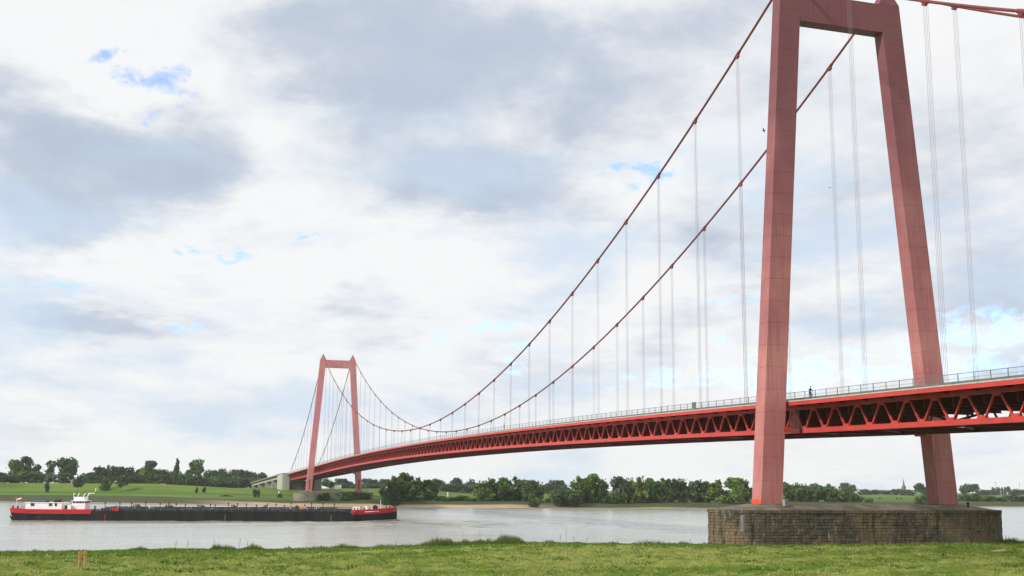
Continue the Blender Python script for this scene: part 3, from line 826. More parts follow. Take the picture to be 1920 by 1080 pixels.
def plen(pts): return sum(math.hypot(pts[(i+1) % len(pts)][0]-pts[i][0], pts[(i+1) % len(pts)][1]-pts[i][1]) for i in range(len(pts)))
TOPZ = -0.72
def pier(name_label, s0, detailed, base_z, mat):
    pr = thing('stone_pier', name_label, 'bridge pier', (s0, 0, base_z))
    oz = -base_z
    inner = pier_path(-0.25 if detailed else 0.0)
    if detailed:
        MB().loft([[(a, b, 0) for a, b in inner], [(a, b, oz+TOPZ-0.4) for a, b in inner]]).build('core', 'pier_mortar', pr)
    else:
        m = MB(); m.loft([[(a, b, 0) for a, b in inner], [(a, b, oz+TOPZ-0.4) for a, b in inner]])
        o = m.build('wall', mat, pr)
        uv = o.data.uv_layers.new(name='uv'); L = [0.0]
        for i in range(len(inner)): a, b = inner[i], inner[(i+1) % len(inner)]; L.append(L[-1]+math.hypot(b[0]-a[0], b[1]-a[1]))
        n = len(inner)
        for p in o.data.polygons:
            for li in p.loop_indices:
                vi = o.data.loops[li].vertex_index; k = vi % n
                wrap = (0 in [o.data.loops[q].vertex_index % n for q in p.loop_indices]) and (n-1 in [o.data.loops[q].vertex_index % n for q in p.loop_indices])
                uv.data[li].uv = (L[n] if (wrap and k == 0) else L[k], o.data.vertices[vi].co.z)
    # coping stones
    cop = pier_path(0.1); L = plen(cop); nst = 44 if detailed else 1
    if detailed:
        for i in range(nst):
            q0, q1 = L*i/nst+0.015, L*(i+1)/nst-0.015
            ps = [along(cop, q0+(q1-q0)*k/3) for k in range(4)]
            outer = [p for p, n in ps]; inn = [(p[0]-n[0]*1.1*(-1), p[1]-n[1]*1.1*(-1)) if False else (p[0]*0.86, p[1]-math.copysign(min(1.0, abs(p[1])*.05), p[1])) for p, n in ps]
            j = random.uniform(-.012, .012)
            ring0 = [(a, b, oz+TOPZ-0.40) for a, b in outer]+[(a, b, oz+TOPZ-0.40) for a, b in inn[::-1]]
            ring1 = [(a, b, oz+TOPZ+j) for a, b in outer]+[(a, b, oz+TOPZ+j) for a, b in inn[::-1]]
            MB().loft([ring0, ring1]).build('coping_stone', 'pier_stone', pr)
    else:
        MB().loft([[(a, b, oz+TOPZ-0.40) for a, b in cop], [(a, b, oz+TOPZ) for a, b in cop]]).build('coping', 'cap_stone', pr)
    top0 = pier_path(-0.35); top1 = [(a*0.42, b*0.80) for a, b in top0]
    MB().loft([[(a, b, oz+TOPZ-.02) for a, b in top0], [(a, b, oz-0.03) for a, b in top1]]).build('sloped_top', 'cap_stone', pr)
    for sg in (1, -1):
        MB().box(-1.9, 1.9, sg*14.1-2.2, sg*14.1+2.2, oz-0.04, oz+0.02).build('plinth', 'cap_stone', pr)
    if not detailed: return pr
    path = pier_path(0.0); L = plen(path); H = oz+TOPZ-0.40
    cands = []; hgt = 0.385; ncourse = int(H/hgt); hgt = H/ncourse
    camv = Vector((CS-s0, CU))
    for c in range(ncourse):
        q = random.uniform(0, 0.8); end = L+q-0.001
        while q < end-0.2:
            w = random.uniform(0.5, 1.05)
            if end-q-w < 0.6: w = end-q
            cands.append((c, q, w)); q += w
    def stone(m, c, q, w, pull):
        a, na = along(path, (q+0.012) % L); b, nb = along(path, (q+w-0.012) % L)
        z0, z1 = c*hgt+0.012, (c+1)*hgt-0.012; d = 0.5
        na = (a[0]+na[0]*0, na[1]) if False else na
        # outward normals point away from the pier's middle line
        def outw(p, n):
            cy_ = max(-16.9, min(16.9, p[1])); v = (p[0], p[1]-cy_)
            return (n[0], n[1]) if n[0]*v[0]+n[1]*v[1] > 0 else (-n[0], -n[1])
        na, nb = outw(a, na), outw(b, nb)
        def P(p, n, o, z): return (p[0]+n[0]*o, p[1]+n[1]*o, z)
        e = 0.035
        t = ((b[0]-a[0]), (b[1]-a[1])); l = math.hypot(*t); t = (t[0]/l, t[1]/l)
        a2 = (a[0]+t[0]*e, a[1]+t[1]*e); b2 = (b[0]-t[0]*e, b[1]-t[1]*e)
        back = [P(a, na, -d, z0), P(b, nb, -d, z0), P(b, nb, -d, z1), P(a, na, -d, z1)]
        shoulder = [P(a, na, pull-e, z0), P(b, nb, pull-e, z0), P(b, nb, pull-e, z1), P(a, na, pull-e, z1)]
        front = [P(a2, na, pull, z0+e), P(b2, nb, pull, z0+e), P(b2, nb, pull, z1-e), P(a2, na, pull, z1-e)]
        m.loft([back, shoulder, front])
    def score(t):
        c, q, w = t; a, _ = along(path, (q+w/2) % L); z = base_z+(c+.5)*hgt
        vis = (a[0] < 0.5 or a[1] > 17) and z > -5.6
        return (0 if vis else 1, (a[0]+s0-CS)**2+(a[1]-CU)**2)
    cands.sort(key=score)
    rest = MB(); tones = []
    for i, t in enumerate(cands):
        pull = random.uniform(-0.06, 0.045)
        if i < 300:
            m = MB(); stone(m, *t, pull)
            me = m.mesh('stone', 'pier_stone'); a = me.attributes.new('tone', 'FLOAT', 'POINT')
            link('stone', me, pr)
        else:
            n0 = len(rest.v); stone(rest, *t, pull); tones += [random.random()]*(len(rest.v)-n0)
    o = rest.build('stone', 'pier_stone', pr); stuff(o)
    a = o.data.attributes.new('tone', 'FLOAT', 'POINT'); a.data.foreach_set('value', np.array(tones, np.float32))
    return pr
near_pier = pier('stained brown stone pier at the near bank with round ends under the large pylon', 0, True, -9.2, None)
far_pier = pier('grey stone pier on the far bank under the small distant pylon', 500, False, -6.5, 'far_stone')

# gauge board and fittings on the near pier
gx, gz = at(1393.5, 962, -5.2)
gb = thing('gauge_board', 'pale upright gauge board fixed to the wall of the near stone pier', 'gauge board', (-5.55, at(1393.5, 974, -5.7)[0], -3.45))
MB().box(-0.05, 0.0, -0.28, 0.28, 0, 2.1).build('board', 'grey_paint', gb)
MB().box(-0.09, -0.052, -0.2, -0.06, 0.08, 2.0).build('scale_strip', 'galvanised', gb)
u_h, _ = at(1342, 945, 1.0)
for k, dpx in enumerate((1340, 1349)):
    uu_, _ = at(dpx, 945, 0.5)
    if k == 0:
        lad = thing('ladder_rail', 'thin grey ladder rails standing on the left tip of the near stone pier', 'ladder rail', (0.5, uu_, -0.75))
    y = uu_-lad.location.y
    MB().tube([(-.0, y-.25, 0), (0, y-.25, .85), (0, y-.1, 1.0), (0, y+.1, 1.0), (0, y+.25, .85), (0, y+.25, 0)], 0.03, 6).build('hoop', 'galvanised', lad)
u_b, _ = at(1473, 945, -3)
jb = thing('junction_box', 'small grey junction box beside the foot of the left pylon leg', 'junction box', (-3, u_b, -0.32))
MB().box(-.3, .3, -.28, .28, 0.12, 0.95).box(-.08, .08, -.2, -.1, 0, .12).box(-.08, .08, .1, .2, 0, .12).build('cabinet', 'grey_paint', jb)
MB().box(-.31, -.302, -.22, .22, .2, .88).build('door', 'galvanised', jb)
u_b, _ = at(1815, 947, -3.4)
bo = MB().tube([(0, 0, 0), (0, 0, .55), (0, 0, .6), (0, 0, .78), (0, 0, .86)], [.14, .12, .2, .2, .08], 10).build('bollard', 'black_rubber', None, (-3.4, u_b, -0.5))
tag(bo, 'dark mooring bollard on the right end of the near stone pier', 'bollard')

# ------------------------------------------------------------------ abutment and approach viaduct
ab = thing('abutment', 'grey concrete abutment block at the far end of the bridge', 'abutment', (651.7, 0, -0.6))
def slab(m, s0, s1, u0, u1, zb, zt0, zt1):
    m.quad8([(s0, u0, zb), (s1, u0, zb), (s1, u1, zb), (s0, u1, zb), (s0, u0, zt0), (s1, u0, zt1), (s1, u1, zt1), (s0, u1, zt0)])
for sg in (1, -1):
    m = MB(); slab(m, 0.3, 36, sg*8.6, sg*13.5, 0, 11.9, 11.3); m.build('side_tower', 'concrete_light' if sg > 0 else 'concrete_grey', ab)
m = MB(); slab(m, 2.0, 34, -8.58, 8.58, 0, 7.2, 7.0); m.build('front_wall', 'concrete_dark', ab)
m = MB(); slab(m, 0.0, 36.4, -13.7, 13.7, 11.92, 12.3, 11.7); m.build('parapet', 'concrete_grey', ab)
vd = thing('approach_viaduct', 'long pale concrete approach viaduct beyond the abutment', 'viaduct', (688.5, 0, 0))
def vz(s): return 11.2+(6.1-11.2)*s/268
m = MB()
for sg in (1, -1): m.quad8([(0, sg*11.2, vz(0)-3.1), (268, sg*11.2, vz(268)-3.1), (268, sg*11.9, vz(268)-3.1), (0, sg*11.9, vz(0)-3.1), (0, sg*11.2, vz(0)-.8), (268, sg*11.2, vz(268)-.8), (268, sg*11.9, vz(268)-.8), (0, sg*11.9, vz(0)-.8)])
m.build('girder', 'concrete_light', vd)
m = MB().quad8([(0, -13.6, vz(0)-.79), (268, -13.6, vz(268)-.79), (268, 13.6, vz(268)-.79), (0, 13.6, vz(0)-.79), (0, -13.6, vz(0)), (268, -13.6, vz(268)), (268, 13.6, vz(268)), (0, 13.6, vz(0))])
m.build('deck', 'concrete_grey', vd)
for s in (54, 110, 180, 250):
    MB().box(s-1.1, s+1.1, -11, 12.5, -3, vz(s)-3.11).build('column', 'concrete_light', vd)
MB().box(266, 276, -13.5, 13.5, -3, vz(268)-.81).build('end_wall', 'concrete_grey', vd)

# ------------------------------------------------------------------ tanker barge
def build_barge():
    A, B = BARGE_A+np.array([.1, .7]), BARGE_B
    L = float(np.linalg.norm(B-A)); ang = math.atan2(B[1]-A[1], B[0]-A[0])
    bg = thing('tanker_barge', 'long black river tanker barge with red ends and a white wheelhouse', 'barge', (A[0], A[1], WATER), ang)
    W = 11.4                                    # local x: stern 0 to bow L, y: near side 0 to far side W
    def sheer(x): return 0.9*max(0, (x-(L-14))/14)**2+0.35*max(0, (8-x)/8)**2
    def outline(x, z):
        """half breadth of hull at x"""
        h = W/2; t = (x-(L-13))/13
        if t > 0: h = W/2*math.sqrt(max(0.0, 1-t**2.4))*(0.72+0.28*z/3.2)+0.12
        t = (5.5-x)/5.5
        if t > 0: h = min(h, W/2*(1-0.16*t*t)*(0.9+0.1*z/3.2))
        return h
    xs = [0.0, .4, 1.2, 2.5, 5, 9, 22, 24]+[24+(L-14-24)*i/12 for i in range(1, 13)]+[L-12, L-9, L-6.5, L-4.5, L-3, L-1.8, L-0.9, L-0.3, L]
    def hull(z0, z1, off, xs):
        """z0/z1 are functions of x"""
        rings = []
        for x in xs:
            a, b = z0(x), z1(x); h0, h1 = outline(x, a)+off, outline(x, b)+off; c = W/2
            rake = -0.9*max(0, (3-a)/3.2)*max(0, 1-x/4)*-1
            rings.append([(x+rake, c-h0, a), (x+rake*.0, c-h1, b), (x, c+h1, b), (x+rake, c+h0, a)])
        return MB().loft(rings)
    hull(lambda x: -0.6, lambda x: 2.75+sheer(x) if x < L-16 else 2.45+sheer(x), 0, xs).build('hull', 'hull_black', bg)
    st = [x for x in xs if x < 22.1]
    hull(lambda x: 1.95+sheer(x), lambda x: 3.2+sheer(x), 0.05, st+[22.6]).build('stern_bulwark', 'boat_red', bg)
    hull(lambda x: 2.0+sheer(x), lambda x: 3.35+sheer(x), 0.05, [L-13.6]+[x for x in xs if x > L-13]).build('bow_bulwark', 'boat_red', bg)
    # lettering strokes on the bow, far too small to read in the photograph
    m = MB(); x = L-9.6
    for w in (.34, .5, .5, .5, .2, .5, .5):
        y0 = W/2-outline(x, 2.9)-0.09; y1 = W/2-outline(x+w, 2.9)-0.09
        zz = 2.62+sheer(x)
        m.quad8([(x, y0, zz), (x+.14, y0, zz), (x+.14, y0+.05, zz), (x, y0+.05, zz), (x, y0, zz+.62), (x+.14, y0, zz+.62), (x+.14, y0+.05, zz+.62), (x, y0+.05, zz+.62)])
        if w > .3: m.quad8([(x+.16, y1, zz), (x+w, y1, zz), (x+w, y1+.05, zz), (x+.16, y1+.05, zz), (x+.16, y1, zz+.2), (x+w, y1, zz+.2), (x+w, y1+.05, zz+.2), (x+.16, y1+.05, zz+.2)])
        x += w+.16
    m.build('bow_lettering', 'white_paint', bg)
    # cargo trunk
    trunk = MB().box(25, L-13.7, 1.1, W-1.1, 2.72, 3.55).build('cargo_trunk', 'deck_dark', bg)
    x = 28.0
    i = 0
    while x < L-20:
        MB().box(x, x+4.2, 2.2, W-2.2, 3.551, 3.72).build('tank_hatch', 'deck_dark' if i % 3 else 'grey_paint', bg)
        x += 7.4; i += 1
    m = MB()
    for y in (1.5, 2.0, W-2.0): m.tube([(26, y, 3.85), (L-18, y, 3.85)], 0.11, 6)
    for x in np.arange(27, L-18, 3.1): m.box(x-.06, x+.06, 1.35, 2.15, 3.55, 3.75)
    m.build('deck_pipes', 'deck_dark', bg)
    for x in np.arange(34, L-22, 9.3):                            # manifold frames across the deck
        m = MB()
        for y in (1.6, 5.7, W-1.6): m.box(x-.08, x+.08, y-.08, y+.08, 3.55, 4.55)
        m.box(x-.1, x+.1, 1.5, W-1.5, 4.35, 4.55); m.tube([(x+.5, 1.4, 4.1), (x+.5, W-1.4, 4.1)], .15, 6); m.tube([(x-.45, 1.4, 3.95), (x-.45, W-1.4, 3.95)], .12, 6)
        m.build('manifold_frame', 'deck_dark', bg)
    m = MB()
    for y in (.12, W-.12):
        m.tube([(24, y, 3.75), (L-15, y, 3.75)], 0.025, 5); m.tube([(24, y, 3.3), (L-15, y, 3.3)], 0.02, 5)
        for x in np.arange(24, L-15, 2.0): m.tube([(x, y, 2.74), (x, y, 3.75)], 0.025, 5)
    m.build('deck_railing', 'grey_paint', bg)
    for k in range(24):
        x = 26.5+k*(L-46)/23+random.uniform(-1, 1); h = random.uniform(.7, 1.5); y = random.uniform(1.6, 5)
        MB().tube([(x, y, 3.5), (x, y, 3.6+h), (x, y, 3.62+h), (x, y, 3.95+h)], [.11, .09, .24, .2], 7).build('vent_pipe', 'black_rubber', bg)
    for k in range(60):
        x = 26+random.uniform(0, L-46); h = random.uniform(.2, .75); y = random.uniform(1.2, 3.4); w = random.uniform(.2, .5)
        MB().tube([(x, y, 3.5), (x, y, 3.56+h), (x+.01, y, 3.6+h)], [w*.5, w*.5, w*.3], 7).build('valve', random.choice(['grey_paint', 'white_paint', 'deck_dark', 'galvanised']), bg)
    MB().box(51.0, 52.6, 1.2, 2.2, 3.55, 4.5).box(51.2, 52.4, 1.3, 2.1, 4.5, 4.62).build('equipment_locker', 'orange_paint', bg).location = (30.5, 0, -.45)
    MB().box(28.2, 30.0, .7, 1.0, 2.76, 3.6).build('equipment_locker', 'boat_red', bg)
    for x in (26.6, 60.4, 91.0):
        MB().tube([(x, -.12, .15), (x, -.12, 1.9)], .10, 6).build('fender_pole', 'church_brick' if x > 30 else 'boat_red', bg)
    # aft deckhouse
    dh = MB().box(4.2, 14.2, .9, W-.9, 3.0, 5.0).build('deckhouse', 'white_paint', bg)
    MB().box(3.9, 14.5, .7, W-.7, 5.002, 5.15).build('roof', 'white_paint', dh)
    for x, w in ((5.6, 1.0), (10.6, .9), (12.2, .65)):
        f = MB().box(x-.08, x+w+.08, .84, .899, 4.02, 4.98).build('window', 'white_paint', dh)
        MB().box(x, x+w, .81, .838, 4.1, 4.9).build('pane', 'glass_dark', f)
    MB().box(14.25, 16.6, 1.4, W-1.4, 3.0, 4.4).build('connecting_house', 'white_paint', bg)
    d = MB().box(14.9, 15.6, 1.34, 1.395, 2.9, 4.3).build('door', 'glass_dark', bg)
    wh = MB().loft([[(16.7, 2.2, 3.0), (20.3, 2.2, 3.0), (20.3, W-2.8, 3.0), (16.7, W-2.8, 3.0)], [(16.7, 2.2, 4.9), (20.3, 2.2, 4.9), (20.3, W-2.8, 4.9), (16.7, W-2.8, 4.9)]]).build('wheelhouse', 'white_paint', bg)
    MB().box(16.85, 20.15, 2.3, W-2.9, 4.902, 5.5).build('window_band', 'glass_dark', wh)
    m = MB()
    for x in (16.8, 17.6, 18.5, 19.4, 20.1): m.box(x-.07, x+.07, 2.25, 2.29, 4.9, 5.51)
    m.build('window_pillar', 'white_paint', wh)
    MB().box(16.4, 20.6, 1.9, W-2.5, 5.502, 5.68).box(17.0, 19.8, 3.0, W-3.6, 5.68, 6.7).build('wheelhouse_roof', 'white_paint', wh)
    for x, tilt in ((17.0, -.3), (18.0, .05), (19.4, .3), (20.2, .8)):
        MB().tube([(x, 3.2, 5.6), (x+tilt*.4, 3.2, 6.7), (x+tilt, 3.2, 7.5), (x+tilt+.35, 3.2, 7.75)], .12, 6).build('mast', 'white_paint', bg)
    MB().box(20.6, 22.6, 3.1, 3.4, 7.7, 7.88).build('radar_scanner', 'white_paint', bg)
    tp = MB(); rings = []
    for x in (5.0, 5.8, 7.2, 8.4, 9.2):
        e = 0.35+0.65*math.sin(math.pi*(x-4.8)/4.6); rings.append([(x, 2.0, 5.17), (x, 2.3, 5.17+.5*e), (x, 4.6, 5.17+.65*e), (x, 5.0, 5.17)])
    tp.loft(rings).build('covered_dinghy', 'blue_tarp', bg)
    MB().loft([[(2.6, 2, 3.1), (4.5, 2, 3.1), (4.5, 5, 3.1), (2.6, 5, 3.1)], [(2.7, 2.2, 4.2), (4.4, 2.2, 4.2), (4.4, 4.8, 4.2), (2.7, 4.8, 4.2)], [(3.1, 2.6, 4.5), (4.1, 2.6, 4.5), (4.1, 4.4, 4.5), (3.1, 4.4, 4.5)]]).build('winch', 'grey_paint', bg)
    for x in (.8, 2.1, 23.4): MB().tube([(x, .9, 2.9), (x, .9, 3.9), (x, .9, 4.15)], [.22, .22, .3], 8).build('bollard', 'black_rubber', bg)
    for x in (L-12.8, L-11.8, L-9.8, L-8.2, L-3.4, L-2.4, L-.9): MB().tube([(x, W/2-outline(x, 3.4)+.5, 3.0), (x, W/2-outline(x, 3.4)+.5, 3.95+sheer(x))], .18, 8).build('bollard', 'black_rubber', bg)
    MB().box(L-13.4, L-11.2, 3, 8.4, 2.7, 4.15).build('bow_house', 'white_paint', bg)
    MB().box(L-9.9, L-9.0, 3.4, 7, 2.7, 4.4).box(L-8.4, L-7.8, 3.2, 4.6, 2.7, 4.1).build('bow_locker', 'white_paint', bg)
    MB().tube([(L-6.6, 3.2, 4.0), (L-6.6, 8.2, 4.0)], .75, 10).box(L-7.2, L-6.0, 3.0, 3.3, 2.8, 4.1).box(L-7.2, L-6.0, 8.1, 8.4, 2.8, 4.1).build('anchor_winch', 'black_rubber', bg)
    MB().tube([(L-5.0, 5.7, 2.9), (L-5.0, 5.7, 6.2)], .07, 6).build('bow_mast', 'white_paint', bg)
    # roof clutter, flag
    for x, w, h, mt in ((11.6, .9, .5, 'black_rubber'), (12.7, .9, .7, 'black_rubber'), (9.6, .5, .5, 'deck_dark'), (13.4, .9, .45, 'boat_red')):
        MB().box(x, x+w, 2.0, 3.2, 5.15, 5.15+h).box(x+.1, x+w-.1, 2.2, 3.0, 5.15+h, 5.23+h).build('deck_box', mt, bg)
    fp = MB().tube([(.6, W/2, 3.2), (.1, W/2, 6.4)], .05, 6).build('flag_pole', 'white_paint', bg)
    for k, (mt, z) in enumerate((('boat_red', 5.95), ('white_paint', 5.65), ('boat_red', 5.35))):
        m = MB()
        for i in range(5):
            x0, x1 = .15+.32*i, .15+.32*(i+1); d0, d1 = .12*math.sin(i*1.3), .12*math.sin((i+1)*1.3)
            m.quad8([(x0, W/2+d0, z+.1*i), (x1, W/2+d1, z+.1*(i+1)), (x1, W/2+d1+.02, z+.1*(i+1)), (x0, W/2+d0+.02, z+.1*i), (x0, W/2+d0, z+.3+.1*i), (x1, W/2+d1, z+.3+.1*(i+1)), (x1, W/2+d1+.02, z+.3+.1*(i+1)), (x0, W/2+d0+.02, z+.3+.1*i)])
        m.build('flag_stripe', mt, fp)
    MB().tube([(.9, W/2, .3), (-.6, W/2, .2), (-1.2, W/2, 1.2)], [.3, .25, .2], 7).build('rudder_head', 'hull_black', bg)
    # foam at the stem
    V, F = [], []
    for i in range(420):
        t = random.random(); x = L+0.6-t*9; y = W/2-outline(min(L-.05, x), 0)-0.1-random.random()**2*(0.6+t*1.6); r = random.uniform(.08, .3)
        b = len(V); a0 = random.uniform(0, 3)
        for k in range(5): V.append((x+r*1.6*math.cos(a0+k*1.256), y+r*math.sin(a0+k*1.256), .20+.32*(1-t)*random.random()+random.uniform(0, .05)))
        F.append([b, b+1, b+2, b+3, b+4])
    o = link('bow_foam', fast_mesh('bow_foam', np.array(V), np.array(F), 'foam_white'))
    o.location = bg.location; o.rotation_euler = bg.rotation_euler; stuff(o)
build_barge()

# ------------------------------------------------------------------ trees
def leaf_crown(blobs, n, size, seed, droop=0.0):
    """leaf clusters scattered through the volume of several lumps; unit height, unit radius"""
    r = np.random.default_rng(seed)
    bl = np.array(blobs, float)                 # cx,cy,cz,rx,ry,rz
    vol = (bl[:, 3]*bl[:, 4]*bl[:, 5])**(2/3); pick = r.choice(len(bl), n, p=vol/vol.sum())
    d = r.normal(size=(n, 3)); d /= np.linalg.norm(d, axis=1)[:, None]
    rad = 1-0.55*r.random(n)**2.2+0.14*r.normal(size=n)
    P = bl[pick, :3]+d*bl[pick, 3:]*rad[:, None]
    # thin out by a clumpy noise so that gaps stay open
    nn = fbm(P[:, 0]*4+P[:, 2]*3, P[:, 1]*4-P[:, 2]*9, seed, 3)
    keep = (nn > 0.45) & (P[:, 2] > 0.01)
    P, d, pick, nn = P[keep], d[keep], pick[keep], nn[keep]; n = len(P)
    nrm = d*0.8+r.normal(size=(n, 3))*0.6+np.array([0, 0, 0.35]); nrm /= np.linalg.norm(nrm, axis=1)[:, None]
    t = np.cross(nrm, r.normal(size=(n, 3))); t /= np.linalg.norm(t, axis=1)[:, None]; b = np.cross(nrm, t)
    s = size*(0.55+0.9*r.random(n))[:, None]; asp = (0.6+0.5*r.random(n))[:, None]
    zf = np.array([1, 1, 0.55])                 # unit height stands for ~2 crown radii
    c0 = P-t*s*zf; c1 = P-b*s*asp*zf; c2 = P+t*s*zf*1.1; c3 = P+b*s*asp*zf
    V = np.stack([c0, c1, c2, c3], 1).reshape(-1, 3)
    F = np.arange(4*n).reshape(n, 4)
    tone = np.clip(0.5+0.75*(bl_tone(r, len(bl))[pick]-0.5)+0.20*r.normal(size=n)+0.7*(nn-0.55), 0, 1)
    return V, F, np.repeat(tone, 4)
def bl_tone(r, k): return r.random(k)
PROTO = {}
def tree_proto(kind, seed):
    r = random.Random(seed); blobs = []; tr = MB()
    if kind == 'round':
        for i in range(13):
            a = r.uniform(0, 6.28); q = r.uniform(.15, .62); z = r.uniform(.42, .82)
            s = r.uniform(.26, .42); blobs.append((q*math.cos(a), q*math.sin(a), z, s, s, s*.42))
        blobs.append((0, 0, .62, .6, .6, .28)); th, tw, n, size = .40, .05, 2600, .08
    elif kind == 'tall':
        for i in range(15):
            z = r.uniform(.22, .92); a = r.uniform(0, 6.28); q = r.uniform(.1, .62)*(1.05-abs(z-.5))
            s = r.uniform(.24, .40); blobs.append((q*math.cos(a), q*math.sin(a), z, s, s, s*.34))
        th, tw, n, size = .75, .05, 2700, .075
    elif kind == 'poplar':
        for i in range(9):
            z = .12+.86*i/9; w = .75*math.sin(math.pi*(0.16+.8*i/9))**.7+.15
            blobs.append((r.uniform(-.15, .15), r.uniform(-.15, .15), z, w, w, .10))
        th, tw, n, size = .8, .10, 900, .22
    elif kind == 'conifer':
        for i in range(11):
            z = .10+.88*i/11; w = .95*(1-z)+.08
            for q in range(3):
                a = r.uniform(0, 6.28); blobs.append((w*.45*math.cos(a), w*.45*math.sin(a), z, w*.6, w*.6, .06))
        th, tw, n, size = .9, .07, 1700, .12
    elif kind == 'bush':
        for i in range(11):
            a = r.uniform(0, 6.28); q = r.uniform(.1, .7); z = r.uniform(.18, .68)*(1-.35*q)
            s = r.uniform(.3, .45); blobs.append((q*math.cos(a), q*math.sin(a), z, s, s, s*.62))
        th, tw, n, size = .35, .05, 2600, .09
    elif kind == 'willow':
        for i in range(19):
            a = r.uniform(0, 6.28); q = r.uniform(.1, .72); z = r.uniform(.10, .86)*(1-.28*q)
            s = r.uniform(.22, .36); blobs.append((q*math.cos(a), q*math.sin(a), z, s, s, s*.55))
        for i in range(7):
            a = r.uniform(0, 6.28); q = r.uniform(.0, .45); blobs.append((q*math.cos(a), q*math.sin(a), r.uniform(.78, .92), .14, .14, .11))
        th, tw, n, size = .45, .045, 4200, .075
    V, F, T = leaf_crown(blobs, n, size, seed)
    zmax = np.percentile(V[:, 2], 99.7); V[:, 2] /= zmax
    V[:, :2] /= np.percentile(np.hypot(V[:, 0], V[:, 1]), 93)
    crown = fast_mesh('crown', V, F, 'leaves', tone=T)
    k = 0 if kind in ('bush', 'willow') else 1
    bend = r.uniform(-.06, .06)
    tr.tube([(0, 0, -.03), (bend*.3, 0, th*.35), (bend, bend*.5, th*.7), (bend, bend, th)], [tw, tw*.8, tw*.6, tw*.25], 7)
    for b in sorted(blobs, key=lambda q: q[2])[:9]:
        z0 = max(.05, min(th*.85, b[2]-.18)); tr.tube([(bend*z0/th, 0, z0), (b[0]*.5, b[1]*.5, (z0+b[2])/2-.02), (b[0], b[1], b[2])], [tw*.5, tw*.35, tw*.12], 5, False)
    trunk = tr.mesh('trunk', 'bark')
    PROTO.setdefault(kind, []).append((crown, trunk))
for kind, cnt in (('round', 4), ('tall', 4), ('poplar', 1), ('conifer', 1), ('bush', 4), ('willow', 5)):
    for i in range(cnt): tree_proto(kind, 100+17*i+len(kind)*7)
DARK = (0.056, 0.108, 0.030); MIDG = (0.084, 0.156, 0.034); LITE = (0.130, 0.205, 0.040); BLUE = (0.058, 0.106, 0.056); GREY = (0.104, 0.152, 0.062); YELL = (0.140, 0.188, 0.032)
cnt_k = {}
def tree(kind, px, s, ytop, hw, color, label, group=None, name='tree', sink=0.2, cat='tree'):
    u, ztop = at(px, ytop, s)
    zb = float(far_z(s, u))-sink
    depth = (s-CS)*math.cos(YAW)+(u-CU)*math.sin(YAW)
    hw *= {'round': .84, 'tall': .84}.get(kind, 1.0)
    h = ztop-zb; r = hw*depth/FPX
    k = cnt_k.get(kind, 0); cnt_k[kind] = k+1
    crown, trunk = PROTO[kind][k % len(PROTO[kind])]
    t = thing(name, label, cat, (s, u, zb), random.uniform(0, 6.28), group)
    v = random.uniform(.88, 1.12)
    c = link('crown', crown, t, scale=(r, r, h)); c.color = (color[0]*v, color[1]*v, color[2]*v, 1)
    link('trunk', trunk, t, scale=(max(r, h*.3), max(r, h*.3), h))
    return t
G_L = 'trees behind the dike at the left'
# the tall group at the far left
tree('round', 4, 770, 885, 13, BLUE, 'small blue green tree cut by the left picture edge behind the dike', G_L, 'broadleaf_tree')
tree('tall', 30, 790, 862, 15, MIDG, 'lighter green shoulder tree at the left side of the tall clump', G_L, 'broadleaf_tree')
tree('tall', 46, 800, 856, 18, DARK, 'tallest dark tree with a twin crown in the clump at far left', G_L, 'broadleaf_tree')
tree('tall', 70, 795, 870, 10, DARK, 'slim dark tree just right of the tallest twin crowned tree', G_L, 'broadleaf_tree')
tree('tall', 95, 800, 864, 14, DARK, 'upright ragged tree between the slim tree and the round spreading tree', G_L, 'broadleaf_tree')
tree('round', 127, 800, 858, 21, DARK, 'wide round spreading tree right of the tall clump', G_L, 'broadleaf_tree')
tree('bush', 122, 775, 887, 15, DARK, 'dark bushy tree beneath the wide round spreading tree', G_L, 'broadleaf_tree')
tree('bush', 60, 772, 884, 22, MIDG, 'low green bushes at the foot of the tall clump at far left', G_L, 'bush')
tree('bush', 92, 772, 887, 16, GREY, 'pale low bushes between the tall clump and the dark bush', G_L, 'bush')
tree('round', 148, 690, 892, 12, DARK, 'small round tree with bare trunk alone in the left meadow, left of two', G_L, 'broadleaf_tree')
tree('round', 229, 690, 893, 12, DARK, 'small round tree with bare trunk alone in the left meadow, right of two', G_L, 'broadleaf_tree')
tree('bush', 200, 705, 896, 10, MIDG, 'low bushy tree between the two lone round trees in the left meadow', G_L, 'bush')
tree('bush', 89, 690, 904, 4, DARK, 'tiny dark shrub on the meadow under the upright ragged tree', G_L, 'shrub')
belt = [('round', 165, 886, 20, DARK, 'leftmost round tree of the dark belt behind the dike'),
        ('tall', 188, 876, 16, DARK, 'dark tree under the narrow poplar tips in the belt'),
        ('round', 217, 874, 20, DARK, 'broad dark tree above the right lone meadow tree'),
        ('round', 245, 876, 18, BLUE, 'bluish tree left of the bright yellow green crown'),
        ('tall', 275, 864, 21, BLUE, 'tall domed blue green tree rising behind the bright crown'),
        ('bush', 279, 878, 17, YELL, 'bright yellow green rounded tree in front of the domed tree'),
        ('round', 305, 880, 14, MIDG, 'paler loose tree above the orange tent'),
        ('round', 322, 882, 12, DARK, 'dark low tree directly left of the pointed conifer'),
        ('round', 396, 881, 14, DARK, 'dark tree directly right of the tall fan crowned tree'),
        ('round', 420, 879, 17, DARK, 'dark round tree, second right of the tall fan crowned tree'),
        ('round', 445, 880, 17, DARK, 'dark round tree above the left end of the viaduct'),
        ('round', 470, 883, 16, DARK, 'dark tree directly behind the left end of the viaduct'),
        ('round', 490, 886, 13, DARK, 'rightmost tree of the left belt beside the abutment')]
